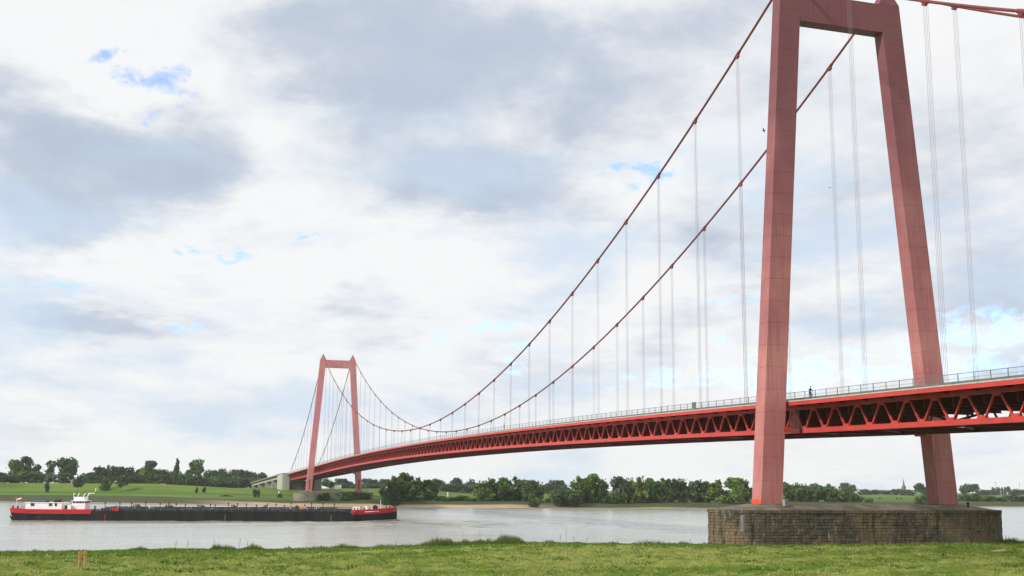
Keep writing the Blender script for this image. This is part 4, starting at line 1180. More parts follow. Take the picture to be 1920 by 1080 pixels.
for k, px, yt, hw, c, lb in belt: tree(k, px, 830 if px < 390 else 1000, yt, hw, c, lb, G_L, 'broadleaf_tree')
for (px, yt), w_ in zip(((187, 873), (196, 876), (203, 871), (212, 874)), ('leftmost', 'second', 'tallest third', 'rightmost')):
    tree('poplar', px, 900, yt, 3, DARK, w_+' of four narrow poplar tips rising out of the left belt', 'poplar tips in the left belt', 'poplar_tree')
tree('conifer', 333, 810, 861, 10, DARK, 'pointed dark conifer standing between belt and fan crowned tree', G_L, 'conifer_tree')
tree('tall', 366, 815, 861, 18, MIDG, 'tall fan crowned tree with open branches right of the conifer', G_L, 'broadleaf_tree')
tree('bush', 350, 785, 888, 18, DARK, 'dark undergrowth at the foot of the conifer', G_L, 'bush')
tree('bush', 300, 790, 890, 30, DARK, 'long dark bush behind the orange tent', G_L, 'bush')
tree('bush', 410, 800, 893, 30, DARK, 'dark hedge bush right of the fan crowned tree', G_L, 'bush')
tree('bush', 175, 790, 892, 28, DARK, 'dark hedge bush behind the left lone meadow tree', G_L, 'bush')
tree('bush', 245, 790, 892, 28, DARK, 'dark hedge bush behind the right lone meadow tree', G_L, 'bush')
for px, yt, w, lb in ((369, 913, 3, 'left of two small dark shrubs on the meadow slope'), (383, 913, 3, 'right of two small dark shrubs on the meadow slope')):
    tree('bush', px, 640, yt, w, DARK, lb, None, 'shrub', cat='shrub')
for px, hw, yt, lb in ((8, 22, 893, 'dark hedge at the very left edge behind the dike'), (36, 26, 892, 'dark hedge under the tallest twin crowned tree'), (376, 26, 892, 'dark hedge under the fan crowned tree'), (447, 30, 894, 'dark hedge left of the viaduct end'), (488, 24, 896, 'dark hedge behind the viaduct end')):
    tree('bush', px, 785 if px < 400 else 960, yt, hw, DARK, lb, G_L, 'bush')
# shrubs in front of the abutment
tree('bush', 480, 545, 917, 7, DARK, 'upright dark shrub on the bank in front of the viaduct', None, 'shrub', cat='shrub')
tree('bush', 424, 556, 928, 11, GREY, 'greyish spreading shrub low on the bank at the barge middle', None, 'shrub', cat='shrub')
tree('bush', 466, 526, 937, 10, (0.09, 0.07, 0.045), 'brownish low shrub at the edge of the sand', None, 'shrub', cat='shrub')
tree('bush', 524, 535, 925, 5, DARK, 'small dark shrub under the white post by the abutment', None, 'shrub', cat='shrub')
tree('bush', 605, 491, 924, 14, DARK, 'dark shrub growing against the left half of the far pier', None, 'shrub', cat='shrub')
tree('bush', 655, 490, 922, 22, DARK, 'dark shrub growing against the middle of the far pier', None, 'shrub', cat='shrub')
tree('bush', 683, 491, 924, 14, DARK, 'dark shrub growing against the right end of the far pier', None, 'shrub', cat='shrub')
# behind the bridge
G_B = 'trees behind the far pylon'
tree('round', 614, 720, 898, 15, MIDG, 'round green tree between the legs of the far pylon', G_B, 'broadleaf_tree')
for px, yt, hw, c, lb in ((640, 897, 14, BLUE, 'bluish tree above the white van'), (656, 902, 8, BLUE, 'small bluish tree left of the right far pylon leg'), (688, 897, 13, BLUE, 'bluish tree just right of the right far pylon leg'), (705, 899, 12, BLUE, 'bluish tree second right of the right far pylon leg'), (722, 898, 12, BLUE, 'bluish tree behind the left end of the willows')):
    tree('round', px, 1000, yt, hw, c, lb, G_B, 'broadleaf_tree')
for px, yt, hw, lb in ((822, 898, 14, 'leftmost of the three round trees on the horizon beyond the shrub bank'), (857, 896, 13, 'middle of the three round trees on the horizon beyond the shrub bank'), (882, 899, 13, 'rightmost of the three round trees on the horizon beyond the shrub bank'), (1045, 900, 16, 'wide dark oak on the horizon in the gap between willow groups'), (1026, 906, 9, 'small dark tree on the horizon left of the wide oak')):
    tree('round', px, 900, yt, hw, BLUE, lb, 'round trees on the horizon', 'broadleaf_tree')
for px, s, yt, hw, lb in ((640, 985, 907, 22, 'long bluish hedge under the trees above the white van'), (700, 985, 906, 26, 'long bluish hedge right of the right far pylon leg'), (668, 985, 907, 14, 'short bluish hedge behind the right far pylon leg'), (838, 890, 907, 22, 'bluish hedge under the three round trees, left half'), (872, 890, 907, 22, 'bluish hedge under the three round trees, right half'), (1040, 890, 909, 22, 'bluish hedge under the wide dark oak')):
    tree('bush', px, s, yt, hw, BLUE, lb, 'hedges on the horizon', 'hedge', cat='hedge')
# willows along the water
G_W = 'willows along the far waterline'
W1 = [(735, 452, 914, 16, DARK, 'bush', 'low dark willow bush at the very left of the willows'), (740, 470, 893, 22, MIDG, 'willow', 'tall willow at the left end of the first willow group'), (762, 475, 887, 20, DARK, 'willow', 'tallest dark willow of the first group'), (783, 468, 897, 22, MIDG, 'willow', 'willow in the middle of the first group'), (800, 466, 900, 19, DARK, 'willow', 'willow at the right end of the first group')]
W2 = [(905, 462, 902, 18, LITE, 'willow', 'light green willow at the left end of the second group'), (925, 468, 898, 20, DARK, 'willow', 'dark willow second from left in the second group'), (948, 464, 896, 20, MIDG, 'willow', 'willow with pale trunk low down in the second group'), (968, 468, 895, 18, MIDG, 'willow', 'pointed willow at the middle of the second group'), (990, 462, 900, 20, GREY, 'willow', 'greyish willow near the right end of the second group'), (1008, 466, 904, 16, DARK, 'willow', 'dark willow at the right end of the second group'), (1004, 440, 934, 11, GREY, 'bush', 'small grey willow bush at the water below the second group')]
W3 = [(1045, 446, 917, 20, GREY, 'bush', 'wide grey green bush at the left of the third group'), (1066, 444, 916, 22, DARK, 'bush', 'dark wide bush in front of the third group'), (1085, 458, 893, 20, MIDG, 'willow', 'willow at the left of the tall third group'), (1112, 460, 889, 22, MIDG, 'willow', 'tallest fresh green willow of the third group'), (1130, 455, 905, 13, DARK, 'willow', 'dark willow at the right end of the third group')]
W4 = [(1158, 452, 894, 17, GREY, 'willow', 'loose grey willow with gaps at the left of the long fourth group'), (1178, 455, 897, 17, DARK, 'willow', 'dark willow second from left in the long fourth group'), (1197, 450, 895, 17, YELL, 'willow', 'olive green willow in the left part of the long fourth group'), (1218, 455, 897, 18, MIDG, 'willow', 'fresh willow left of the middle of the fourth group'), (1240, 455, 898, 19, MIDG, 'willow', 'willow in the middle of the long fourth group'), (1262, 455, 898, 19, DARK, 'willow', 'dark willow right of the middle of the fourth group'), (1285, 455, 899, 19, GREY, 'willow', 'greyish willow in the right part of the fourth group'), (1306, 458, 901, 19, DARK, 'willow', 'dark willow at the right end of the fourth group'), (1322, 458, 903, 16, DARK, 'willow', 'dark willow hidden partly by the bright bush group'), (1345, 452, 901, 24, YELL, 'willow', 'bright yellow green willow left of the near pylon'), (1375, 452, 896, 24, LITE, 'willow', 'bright green willow touching the left near pylon leg'), (1398, 458, 900, 16, DARK, 'willow', 'dark willow behind the left near pylon leg')]
for lst in (W1, W2, W3, W4):
    for px, s, yt, hw, c, k, lb in lst: tree(k, px, s-(0 if px < 1000 else 14), yt, hw*1.04, c, lb, G_W, 'willow_bush' if k == 'bush' else 'willow_tree')
for i, (px, s, yt, hw, lb) in enumerate(((828, 463, 930, 16, 'low shrub on the bank nearest to the first willow group'), (848, 463, 932, 15, 'low shrub on the bank, second from the first willow group'), (868, 463, 929, 16, 'low shrub on the bank left of the second willow group'), (886, 460, 934, 12, 'small low shrub touching the second willow group'))):
    tree('bush', px, s, yt, hw, MIDG, lb, 'low shrubs between the willow groups', 'shrub', cat='shrub')
for px, s, yt, hw, lb in ((1030, 452, 934, 8, 'small shrub in the first gap of the willows'), (1150, 440, 938, 18, 'low shrub in the gap left of the long fourth group'), (1170, 436, 941, 18, 'lowest shrub at the water under the loose grey willow')):
    tree('bush', px, s, yt, hw, MIDG, lb, 'low shrubs between the willow groups', 'shrub', cat='shrub')
# between and right of the near pylon's legs
G_H = 'willow hedge seen between the near pylon legs'
for px, yt, hw, c, lb in ((1482, 905, 20, MIDG, 'hedge willow beside the left near pylon leg'), (1500, 908, 18, LITE, 'light hedge willow second from the left leg'), (1522, 909, 20, GREY, 'grey hedge willow third from the left leg'), (1545, 911, 20, MIDG, 'hedge willow in the middle between the legs'), (1568, 913, 18, LITE, 'light hedge willow right of the middle between the legs'), (1590, 915, 16, MIDG, 'low hedge willow at the right end of the hedge')):
    tree('bush', px, 480, yt, hw, c, lb, G_H, 'willow_bush')
for px, yt, hw, lb in ((1608, 929, 12, 'small pale shrub right of the hedge between the legs'), (1628, 934, 8, 'tiny shrub in the right part of the pier view'), (1727, 928, 14, 'shrub beside the right near pylon leg')):
    tree('bush', px, 480, yt, hw, LITE, lb, G_H, 'shrub', cat='shrub')
G_R = 'distant trees on the right horizon'
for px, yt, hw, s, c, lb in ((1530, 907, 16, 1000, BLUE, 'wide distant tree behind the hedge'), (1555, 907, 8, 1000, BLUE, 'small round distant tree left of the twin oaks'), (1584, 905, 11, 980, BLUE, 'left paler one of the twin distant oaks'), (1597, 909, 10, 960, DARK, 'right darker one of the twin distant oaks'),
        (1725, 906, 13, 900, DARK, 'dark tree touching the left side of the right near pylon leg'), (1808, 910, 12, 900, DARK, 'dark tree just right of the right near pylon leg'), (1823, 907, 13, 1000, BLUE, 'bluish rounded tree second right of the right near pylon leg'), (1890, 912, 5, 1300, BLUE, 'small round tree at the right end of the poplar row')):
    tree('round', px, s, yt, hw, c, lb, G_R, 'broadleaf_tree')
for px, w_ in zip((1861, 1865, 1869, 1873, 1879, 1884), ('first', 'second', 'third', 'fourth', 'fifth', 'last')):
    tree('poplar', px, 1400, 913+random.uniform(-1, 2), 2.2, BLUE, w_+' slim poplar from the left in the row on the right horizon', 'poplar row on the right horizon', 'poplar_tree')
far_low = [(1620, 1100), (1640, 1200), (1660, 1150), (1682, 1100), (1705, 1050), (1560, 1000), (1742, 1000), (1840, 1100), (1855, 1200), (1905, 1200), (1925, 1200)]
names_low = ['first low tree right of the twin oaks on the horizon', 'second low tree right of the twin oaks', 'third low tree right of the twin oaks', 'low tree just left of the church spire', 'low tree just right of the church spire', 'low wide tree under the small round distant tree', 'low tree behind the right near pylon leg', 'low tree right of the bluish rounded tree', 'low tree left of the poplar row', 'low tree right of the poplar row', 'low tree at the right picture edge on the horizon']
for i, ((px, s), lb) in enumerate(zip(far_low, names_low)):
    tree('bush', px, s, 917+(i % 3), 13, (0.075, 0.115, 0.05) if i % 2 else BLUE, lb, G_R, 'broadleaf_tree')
# bushes at the far right waterline
for px, yt, hw, c, lb in ((1808, 926, 12, MIDG, 'riverside bush nearest the right near pylon leg'), (1830, 925, 14, LITE, 'light riverside bush second right of the leg'), (1852, 929, 14, MIDG, 'riverside bush third right of the leg'), (1875, 932, 13, GREY, 'grey riverside bush fourth right of the leg'), (1897, 928, 15, DARK, 'dark riverside bush near the right picture edge'), (1918, 930, 12, DARK, 'dark riverside bush cut by the right picture edge')):
    tree('bush', px, 540, yt, hw, c, lb, 'riverside bushes at the right', 'willow_bush')

# ------------------------------------------------------------------ small things on the far bank
def gz(px, s): u = at(px, 900, s)[0]; return u, float(far_z(s, u))
u, z = gz(305, 765)
tn = thing('tent', 'orange tent on the dike in front of the left tree belt', 'tent', (765, u, z))
MB().loft([[(-2, -3, 0), (2, -3, 0), (2, 3, 0), (-2, 3, 0)], [(-2, -3, 1.5), (2, -3, 1.5), (2, 3, 1.5), (-2, 3, 1.5)], [(-.1, -2.2, 2.5), (.1, -2.2, 2.5), (.1, 2.2, 2.5), (-.1, 2.2, 2.5)]]).build('canvas', 'orange_paint', tn)
MB().box(-2.04, -2.005, -.6, .6, 0, 1.4).build('door_flap', 'deck_dark', tn)
for px, s, h, lb in ((181, 700, 2.4, 'white marker post on the left meadow between the lone trees'), (524, 560, 3.0, 'white marker post on the bank in front of the abutment'), (840, 560, 2.4, 'white marker post on the field between the willow groups')):
    u, z = gz(px, s)
    p = thing('marker_post', lb, 'post', (s, u, z), 0, 'white marker posts')
    MB().tube([(0, 0, -.1), (0, 0, h)], .32, 8).build('post', 'white_paint', p); MB().tube([(0, 0, h), (0, 0, h+.25)], [.34, .1], 8).build('cap', 'grey_paint', p)
u, z = gz(632, 720)
vn = thing('parked_van', 'white box van parked on the dike behind the far pylon', 'van', (720, u, z+.0))
MB().box(-1.1, 1.1, -3.2, 1.8, .5, 3.3).build('body', 'white_paint', vn)
MB().loft([[(-1.05, 1.82, .5), (1.05, 1.82, .5), (1.05, 3.4, .5), (-1.05, 3.4, .5)], [(-1.05, 1.82, 1.5), (1.05, 1.82, 1.5), (1.05, 3.3, 1.5), (-1.05, 3.3, 1.5)], [(-1, 1.82, 2.4), (1, 1.82, 2.4), (1, 2.6, 2.4), (-1, 2.6, 2.4)]]).build('cab', 'white_paint', vn)
MB().quad8([(-1.075, 2.0, 1.5), (-1.06, 2.0, 1.5), (-1.06, 3.0, 1.5), (-1.075, 3.0, 1.5), (-1.03, 2.0, 2.2), (-1.02, 2.0, 2.2), (-1.02, 2.6, 2.2), (-1.03, 2.6, 2.2)]).build('window', 'glass_dark', vn)
for x in (-1, 1):
    for y in (-2.2, 2.3): MB().tube([(x-.12, y, .4), (x+.12, y, .4)], .4, 10).build('wheel', 'black_rubber', vn)
# church
u, z = gz(1694, 1500)
zt = at(1694, 898, 1500)[1]
ch = thing('church', 'distant church with a sharp pointed spire on the right horizon', 'church', (1500, u, z), 0.4)
H = zt-z
MB().box(-2.6, 2.6, -2.6, 2.6, 0, H*.42).build('tower', 'church_brick', ch)
MB().loft([[(-2.9, -2.9, H*.42), (2.9, -2.9, H*.42), (2.9, 2.9, H*.42), (-2.9, 2.9, H*.42)], [(-1.2, -1.2, H*.6), (1.2, -1.2, H*.6), (1.2, 1.2, H*.6), (-1.2, 1.2, H*.6)], [(-.12, -.12, H), (.12, -.12, H), (.12, .12, H), (-.12, .12, H)]]).build('spire', 'slate', ch)
MB().box(-4, 4, 2.7, 20, 0, H*.2).build('nave', 'church_brick', ch)
MB().loft([[(-4.3, 2.65, H*.2), (4.3, 2.65, H*.2), (4.3, 20.2, H*.2), (-4.3, 20.2, H*.2)], [(-.1, 2.65, H*.36), (.1, 2.65, H*.36), (.1, 20.2, H*.36), (-.1, 20.2, H*.36)]]).build('roof', 'slate', ch)
# masts on the right horizon
for px, yt, lb in ((1866, 903, 'thin mast left of two on the right horizon'), (1911, 904, 'thin mast nearest the right picture edge on the horizon')):
    u, z = gz(px, 1600); zt = at(px, yt, 1600)[1]
    mt = thing('mast', lb, 'mast', (1600, u, z))
    MB().tube([(0, 0, 0), (0, 0, zt-z)], [.5, .2], 6).build('pole', 'grey_paint', mt); MB().box(-.2, .2, -1.2, 1.2, (zt-z)*.93, (zt-z)*.96).build('antenna', 'grey_paint', mt)
# driftwood and stones at the water left of the willows
u, z = gz(716, 448)
dw = MB()
for i in range(16):
    x, y = random.uniform(-1.6, 1.6), random.uniform(-5, 5); r = random.uniform(.35, .8)
    dw.loft([[(x+r*math.cos(a), y+r*math.sin(a)*1.3, -.2) for a in np.arange(6)*1.047], [(x+r*.9*math.cos(a+.2), y+r*1.1*math.sin(a+.2), r*.5) for a in np.arange(6)*1.047], [(x+r*.4*math.cos(a), y+r*.4*math.sin(a), r*.9) for a in np.arange(6)*1.047]])
stuff(dw.build('riverside_rocks', 'concrete_light', None, (448, u, z)))

# cows in the right field
def cow_mesh_obj(parent):
    J = {'hip': (-.8, 0, 1.15, (.34, .36)), 'belly': (-.1, 0, 1.05, (.36, .42)), 'chest': (.65, 0, 1.1, (.32, .36)), 'neck': (1.1, 0, 1.0, .2), 'head': (1.45, 0, .62, .17), 'muz': (1.62, 0, .36, .11),
         'fl1': (.6, .22, .65, .12), 'fl2': (.62, .22, .05, .07), 'fr1': (.6, -.22, .65, .12), 'fr2': (.58, -.22, .05, .07),
         'bl1': (-.78, .24, .68, .14), 'bl2': (-.95, .24, .42, .09), 'bl3': (-.88, .24, .05, .07), 'br1': (-.78, -.24, .68, .14), 'br2': (-.95, -.24, .42, .09), 'br3': (-.88, -.24, .05, .07), 'tail': (-1.15, 0, .95, .05), 'tail2': (-1.2, 0, .45, .04)}
    B = [('belly', 'hip'), ('belly', 'chest'), ('chest', 'neck'), ('neck', 'head'), ('head', 'muz'), ('chest', 'fl1'), ('fl1', 'fl2'), ('chest', 'fr1'), ('fr1', 'fr2'), ('hip', 'bl1'), ('bl1', 'bl2'), ('bl2', 'bl3'), ('hip', 'br1'), ('br1', 'br2'), ('br2', 'br3'), ('hip', 'tail'), ('tail', 'tail2')]
    return skin_body('body', J, B, parent, ['cow_black'], {}, 1, 1)
cow0 = None
for px, s, rz, lb in ((1620, 640, 1.2, 'black grazing cow nearest the hedge in the right field'), (1648, 640, -1.9, 'black grazing cow in the middle of the right field'), (1681, 640, 1.7, 'left of two black cows close together by the right pylon leg'), (1688, 640, -1.4, 'right of two black cows close together by the right pylon leg')):
    u, z = gz(px, s)
    if cow0 is None:
        c = thing('cow', lb, 'cow', (s, u, z), rz, 'cows grazing in the right field'); cow0 = c; cow_mesh_obj(c)
    else:
        c = copy_tree(cow0); c.location = (s, u, z); c.rotation_euler = (0, 0, rz); c['label'] = lb
    

# ------------------------------------------------------------------ people on the bridge
def wheel(m, x, r, y=0):
    pts = [(x+r*math.cos(a), y, r+r*math.sin(a)) for a in np.linspace(0, 2*math.pi, 25)]
    m.tube(pts, .022, 5, False); m.tube([(x, y-.03, r), (x, y+.03, r)], .03, 6)
    for k in range(6): a = k*math.pi/6; m.tube([(x+r*math.cos(a), y, r+r*math.sin(a)), (x-r*math.cos(a), y, r-r*math.sin(a))], .004, 4, False)
zc = deck_z(-4.5)+0.06
bk = thing('bicycle', 'dark bicycle ridden along the bridge walkway right of the near pylon', 'bicycle', (-4.4, 9.6, zc), math.pi)
for x in (-.53, .53):
    m = MB(); wheel(m, x, .34); m.build('wheel', 'black_rubber', bk)
m = MB()
for a, b in (((-.53, 0, .34), (-.05, 0, .3)), ((-.05, 0, .3), (-.2, 0, .88)), ((-.53, 0, .34), (-.18, 0, .8)), ((-.18, 0, .8), (.38, 0, .86)), ((-.05, 0, .3), (.38, 0, .8)), ((.36, 0, .95), (.53, 0, .34))): m.tube([a, b], .02, 6)
m.build('frame', 'deck_dark', bk)
MB().tube([(.36, -.28, 1.04), (.36, 0, 1.0), (.36, .28, 1.04)], .016, 6).build('handlebar', 'deck_dark', bk)
MB().box(-.34, -.08, -.07, .07, .88, .94).build('saddle', 'black_rubber', bk)
cy = thing('person', 'cyclist in a dark red jacket leaning over the handlebar of a bicycle', 'person', (-4.4, 9.6, zc), math.pi)
J = {'pel': (-.2, 0, 1.0, (.15, .13)), 'wst': (-.12, 0, 1.16, (.14, .12)), 'chs': (.02, 0, 1.38, (.18, .14)), 'nk': (.12, 0, 1.53, .065), 'hd': (.17, 0, 1.64, .095), 'hd2': (.19, 0, 1.74, .09),
     'sl': (.04, .19, 1.42, .075), 'el': (.2, .25, 1.2, .05), 'wl': (.33, .25, 1.07, .038), 'hl': (.38, .24, 1.05, .035), 'sr': (.04, -.19, 1.42, .075), 'er': (.2, -.25, 1.2, .05), 'wr': (.33, -.25, 1.07, .038), 'hr': (.38, -.24, 1.05, .035),
     'kl': (.16, .11, .82, .075), 'al': (.02, .11, .42, .05), 'tl': (.12, .11, .34, .045), 'kr': (.2, -.11, .66, .075), 'ar': (-.02, -.11, .24, .05), 'tr': (.1, -.11, .16, .045)}
B = [('pel', 'wst'), ('wst', 'chs'), ('chs', 'nk'), ('nk', 'hd'), ('hd', 'hd2'), ('chs', 'sl'), ('sl', 'el'), ('el', 'wl'), ('wl', 'hl'), ('chs', 'sr'), ('sr', 'er'), ('er', 'wr'), ('wr', 'hr'), ('pel', 'kl'), ('kl', 'al'), ('al', 'tl'), ('pel', 'kr'), ('kr', 'ar'), ('ar', 'tr')]
zn = {k: 0 for k in J}; zn.update({'hd': 1, 'hd2': 1, 'hl': 1, 'hr': 1, 'kl': 2, 'al': 2, 'tl': 2, 'kr': 2, 'ar': 2, 'tr': 2})
skin_body('body', J, B, cy, ['jacket_red', 'skin', 'trousers_dark'], zn, 2)
MB().loft([[(.17+.11*math.cos(a), .1*math.sin(a), 1.71) for a in np.arange(10)*.628], [(.17+.11*math.cos(a), .1*math.sin(a), 1.78) for a in np.arange(10)*.628], [(.16+.05*math.cos(a), .05*math.sin(a), 1.86) for a in np.arange(10)*.628]]).build('helmet', 'black_rubber', cy, smooth=True)
def standing(s, u, rz, label, jk):
    p = thing('person', label, 'person', (s, u, deck_z(s)+.06), rz)
    J = {'pel': (0, 0, .98, (.16, .12)), 'wst': (0, 0, 1.12, (.15, .11)), 'chs': (0, 0, 1.36, (.19, .13)), 'nk': (.01, 0, 1.52, .062), 'hd': (.03, 0, 1.62, .09), 'hd2': (.03, 0, 1.72, .09),
         'sl': (0, .19, 1.42, .07), 'el': (.02, .25, 1.15, .05), 'wl': (.1, .22, .92, .038), 'hl': (.13, .2, .85, .036), 'sr': (0, -.19, 1.42, .07), 'er': (.02, -.25, 1.15, .05), 'wr': (.1, -.22, .92, .038), 'hr': (.13, -.2, .85, .036),
         'kl': (.03, .1, .52, .075), 'al': (-.02, .1, .09, .05), 'tl': (.12, .11, .045, .04), 'kr': (.03, -.1, .52, .075), 'ar': (-.02, -.1, .09, .05), 'tr': (.12, -.11, .045, .04)}
    o = skin_body('body', J, B, p, [jk, 'skin', 'trousers_dark'], zn, 2)
    MB().loft([[(.02+.1*math.cos(a), .1*math.sin(a), 1.69) for a in np.arange(10)*.628], [(.01+.1*math.cos(a), .1*math.sin(a), 1.76) for a in np.arange(10)*.628], [(.01+.04*math.cos(a), .04*math.sin(a), 1.83) for a in np.arange(10)*.628]]).build('hair', 'hair_dark', p, smooth=True)
    return p
standing(136, 10.2, 1.2, 'person in dark clothes standing at the railing far along the bridge', 'jacket_blue')
cb_ = thing('cabinet', 'grey control cabinet at the railing left of the near pylon', 'cabinet', (28.5, 10.5, deck_z(28.5)+.06))
MB().box(-.35, .35, -.2, .2, .1, 1.2).box(-.4, .4, -.25, .25, 1.2, 1.26).box(-.3, .3, -.15, .15, 0, .1).build('housing', 'grey_paint', cb_)
MB().box(-.28, .28, .2, .215, .2, 1.1).build('door', 'galvanised', cb_)

# birds
def bird(px, py, s, span, rz, tilt, label):
    u, z = at(px, py, s)
    b = thing('bird', label, 'bird', (s, u, z), rz, 'birds in flight'); b.rotation_euler = (tilt, 0, rz)
    k = span/2
    MB().tube([(-k*.7, 0, 0), (-k*.35, 0, 0), (0, 0, .0), (k*.3, 0, .02), (k*.42, 0, .03), (k*.55, 0, .02)], [.02*k, .12*k, .17*k, .11*k, .09*k, .01*k], 8).build('body', 'feather', b, smooth=True)
    for sg in (1, -1):
        MB().loft([[(-.18*k, sg*.1*k, 0), (.18*k, sg*.1*k, 0), (.18*k, sg*.1*k, .03*k), (-.18*k, sg*.1*k, .03*k)], [(-.14*k, sg*.55*k, .22*k), (.2*k, sg*.55*k, .22*k), (.2*k, sg*.55*k, .24*k), (-.14*k, sg*.55*k, .24*k)], [(-.12*k, sg*k, .16*k), (-.02*k, sg*k, .16*k), (-.02*k, sg*k, .17*k), (-.12*k, sg*k, .17*k)]]).build('wing', 'feather', b)
bird(1432, 245, 10, 1.0, .8, .5, 'dark bird flying at the left edge of the near pylon leg')
bird(1556, 352, 30, .7, 2.0, .1, 'dark bird flying between the near pylon legs')
bird(1570, 880, 60, .7, -.5, .3, 'dark bird flying low under the bridge deck')

# ------------------------------------------------------------------ things on the near bank
s_, u_ = -32.0, 0
u_ = at(153, 1060, s_)[0]; z_ = float(near_z(s_, u_))
sk = thing('marker_stakes', 'cluster of weathered orange wooden stakes standing in the mown grass at left', 'stakes', (s_, u_, z_-.05))
yc = 0
for y, x, h, mt in ((.26, 0, 1.38, 'pale_wood'), (-.18, .05, 1.46, 'pale_wood'), (-.30, -.06, 1.4, 'weathered_wood'), (.1, .22, 1.42, 'weathered_wood'), (.32, .2, 1.3, 'weathered_wood')):
    m = MB(); m.loft([[(x-.05, y-.05, 0), (x+.05, y-.05, 0), (x+.05, y+.05, 0), (x-.05, y+.05, 0)], [(x-.05, y-.05, h), (x+.05, y-.05, h), (x+.05, y+.05, h), (x-.05, y+.05, h)], [(x-.02, y-.02, h+.07), (x+.02, y-.02, h+.07), (x+.02, y+.02, h+.07), (x-.02, y+.02, h+.07)]])
    m.build('stake', mt, sk)
MB().box(-.08, -.055, -.36, .36, 1.22, 1.34).build('cross_rail', 'orange_paint', sk); MB().box(.255, .28, -.3, .38, .75, .86).build('cross_rail', 'weathered_wood', sk)
s_ = -27.0; u_ = at(1880, 1034, s_)[0]; z_ = float(near_z(s_, u_))
m = MB()
hp = thing('straw_heap', 'pale straw heap with a rusty end lying in the grass at far right', 'straw heap', (s_, u_, z_+.05))
m = MB(); r0 = random.Random(5)
for i in range(420):
    t = r0.random(); y = 1.15-2.3*t+r0.uniform(-.1, .1); x = r0.gauss(0, .22); z = abs(r0.gauss(0, .11))*(1-abs(t-.5)*.9)+.02; a = r0.gauss(0, .5)
    d = Vector((math.sin(a)*.25, math.cos(a)*.25, r0.uniform(-.05, .08))); p = Vector((x, y, z)); m.beam(p-d, p+d, .03, .015)
m.build('straw', 'dry_straw', hp)
MB().loft([[(.24*math.cos(a), -1.2+.3*math.sin(a), 0) for a in np.arange(8)*.785], [(.22*math.cos(a), -1.2+.27*math.sin(a), .22) for a in np.arange(8)*.785], [(.1*math.cos(a), -1.2+.1*math.sin(a), .34) for a in np.arange(8)*.785]]).build('rusty_end', 'church_brick', hp, smooth=False)

# grass blades
def blades(name, S, U, H, Wd, C, lean=0.5, seed=1, label=None):
    r = np.random.default_rng(seed); n = len(S)
    clump = fbm(S*0.55, U*0.55, 31, 4)
    Z = near_z(S, U)+relief(S, U)-0.03
    a = r.uniform(0, 2*np.pi, n); dx, dy = np.cos(a)*Wd/2, np.sin(a)*Wd/2
    b = r.uniform(0, 2*np.pi, n); l = H*lean*r.random(n)
    P0 = np.stack([S-dx, U-dy, Z], 1); P1 = np.stack([S+dx, U+dy, Z], 1)
    mx, my = S+np.cos(b)*l*.35, U+np.sin(b)*l*.35
    P2 = np.stack([mx+dx*.7, my+dy*.7, Z+H*.6], 1); P3 = np.stack([mx-dx*.7, my-dy*.7, Z+H*.6], 1)
    P4 = np.stack([S+np.cos(b)*l, U+np.sin(b)*l, Z+H], 1)
    V = np.stack([P0, P1, P2, P3, P4], 1).reshape(-1, 3)
    i = np.arange(n)[:, None]*5
    F = np.concatenate([i+np.array([[0, 1, 2]]), i+np.array([[0, 2, 3]]), i+np.array([[3, 2, 4]])])
    o = link(name, fast_mesh(name, V, F, 'grass_blades', colors=np.repeat(C, 5, 0))); stuff(o); return o
def span(S):
    lo = CU+(S-CS)*math.tan(YAW-math.atan(1010/2094)); hi = CU+(S-CS)*math.tan(YAW+math.atan(1010/2094)); return lo, hi
def mown():
    n = 340000; r = np.random.default_rng(3)
    S = -58+64*r.random(n)**0.85; lo, hi = span(S); U = lo+(hi-lo)*r.random(n)
    e = near_edge(U); k = S < e+1.5; S, U = S[k], U[k]; n = len(S)
    clump = fbm(S*0.55, U*0.55, 31, 4); swath = fbm(S*0.16+U*0.05, U*0.045, 77, 4)
    edge = sstep(-11.5, -9.5, S-near_edge(U)+3*(fbm(S*0.2, U*0.2, 4)-0.5))
    tuft = sstep(0.55, 0.75, fbm(S*1.3, U*1.3, 91, 3))
    H = (0.05+0.07*r.random(n)+0.10*tuft+0.05*edge)*(0.8+0.5*sstep(0.46, 0.75, clump))
    hay = np.clip(sstep(0.38, 0.62, swath*0.6+clump*0.4)+0.35*r.normal(size=n), 0, 1)*(1-edge)
    base = np.array([0.15, 0.22, 0.03]); dry = np.array([0.36, 0.365, 0.11]); lush = np.array([0.115, 0.195, 0.024])
    C = base*(1-hay[:, None])+dry*hay[:, None]; C = C*(1-edge[:, None])+lush*edge[:, None]
    tr_ = sstep(0.55, 0.64, fbm(S*0.75+9, U*0.40, 123, 4))*(1-edge)
    C = C*(1-tr_[:, None])+np.array([0.06, 0.125, 0.013])*tr_[:, None]; H = H*(1+0.6*tr_)
    sp = r.random(n) < 0.09; C[sp] = np.array([0.50, 0.47, 0.20])                   # bleached straws
    C *= (0.5+1.0*r.random(n))[:, None]
    blades('grass', S, U, H, 0.035+0.025*r.random(n), C, .9, 5)
mown()
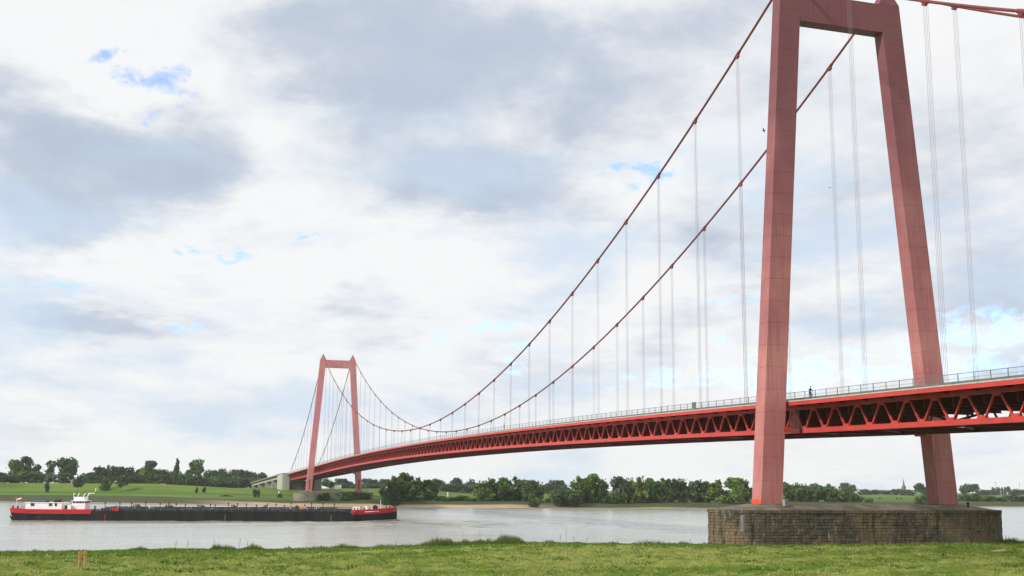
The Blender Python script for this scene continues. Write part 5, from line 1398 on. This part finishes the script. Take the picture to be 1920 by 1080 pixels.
def tall():
    r = np.random.default_rng(8); Ss, Us, Hs, Cs = [], [], [], []
    def patch(px0, px1, n, h, back=2.0, spread=2.5):
        for _ in range(n):
            px = px0+(px1-px0)*r.random(); w = math.sin(math.pi*min(1, max(0, (px-px0)/(px1-px0))))**.5
            s = 0.0
            for _i in range(3):
                u = at(px, 1000, s)[0]; s = float(near_edge(u))-back*r.random()+0.8
            u = at(px, 1000, s)[0]
            Ss.append(s+r.normal()*.4); Us.append(u+r.normal()*.3); Hs.append(h*(1.1 if h > 1 else .95)*(0.35+0.65*r.random())*(0.45+0.55*w)); Cs.append(r.random())
    patch(790, 990, 5200, 1.0, 4)
    for a, b, n, h in ((0, 60, 250, .3), (60, 95, 260, .45), (230, 300, 700, .55), (300, 420, 1500, .75), (420, 500, 1000, .65), (500, 640, 900, .4), (630, 680, 700, .7), (680, 800, 700, .4), (990, 1100, 900, .4), (1100, 1330, 1800, .45), (1330, 1560, 1500, .4), (1560, 1880, 1500, .4), (1870, 1920, 500, .6)):
        patch(a, b, n, h)
    S, U, H, c = map(np.array, (Ss, Us, Hs, Cs)); H = H*(0.30+1.25*sstep(0.30, 0.72, fbm(U*0.55, S*0.2, 17, 3)))
    # belt of rough grass hugging the pier foot
    C = np.array([0.075, 0.13, 0.022])*(1-c[:, None])+np.array([0.16, 0.19, 0.06])*c[:, None]
    blades('tall_grass', S, U, H, np.full(len(S), .045), C, .35, 9)
    # single flower stalks
    st = MB()
    for px, h in ((1062, 2.2), (1050, 1.1), (1075, .8), (1100, .7), (450, 1.3), (465, 1.0), (476, .9), (352, 1.0), (330, .9), (402, 1.1), (742, .8), (1215, .6), (1385, .5), (1295, .6), (1885, .9), (940, 1.6), (868, 1.7), (820, 1.4), (900, 1.5), (975, 1.3)):
        s = 0.0
        for _i in range(4): u = at(px, 1000, s)[0]; s = float(near_edge(u))+.3
        z = float(near_z(s, u)); q = random.uniform(-.12, .12)
        st.tube([(s, u, z), (s, u+q*.4, z+h*.6), (s, u+q, z+h)], [.02, .014, .008], 4, False)
        for k in range(7):
            zz = z+h*(.45+.08*k); st.beam((s, u+q*.7, zz), (s+random.uniform(-.1, .1), u+q*.7+random.uniform(-.16, .16), zz+.12), .03, .012)
    MAT['stalk'] = pm('stalk', (0.12, 0.13, 0.05), (0.17, 0.16, 0.07), 5, .9)
    stuff(st.build('weed_stalks', 'stalk'))
tall()
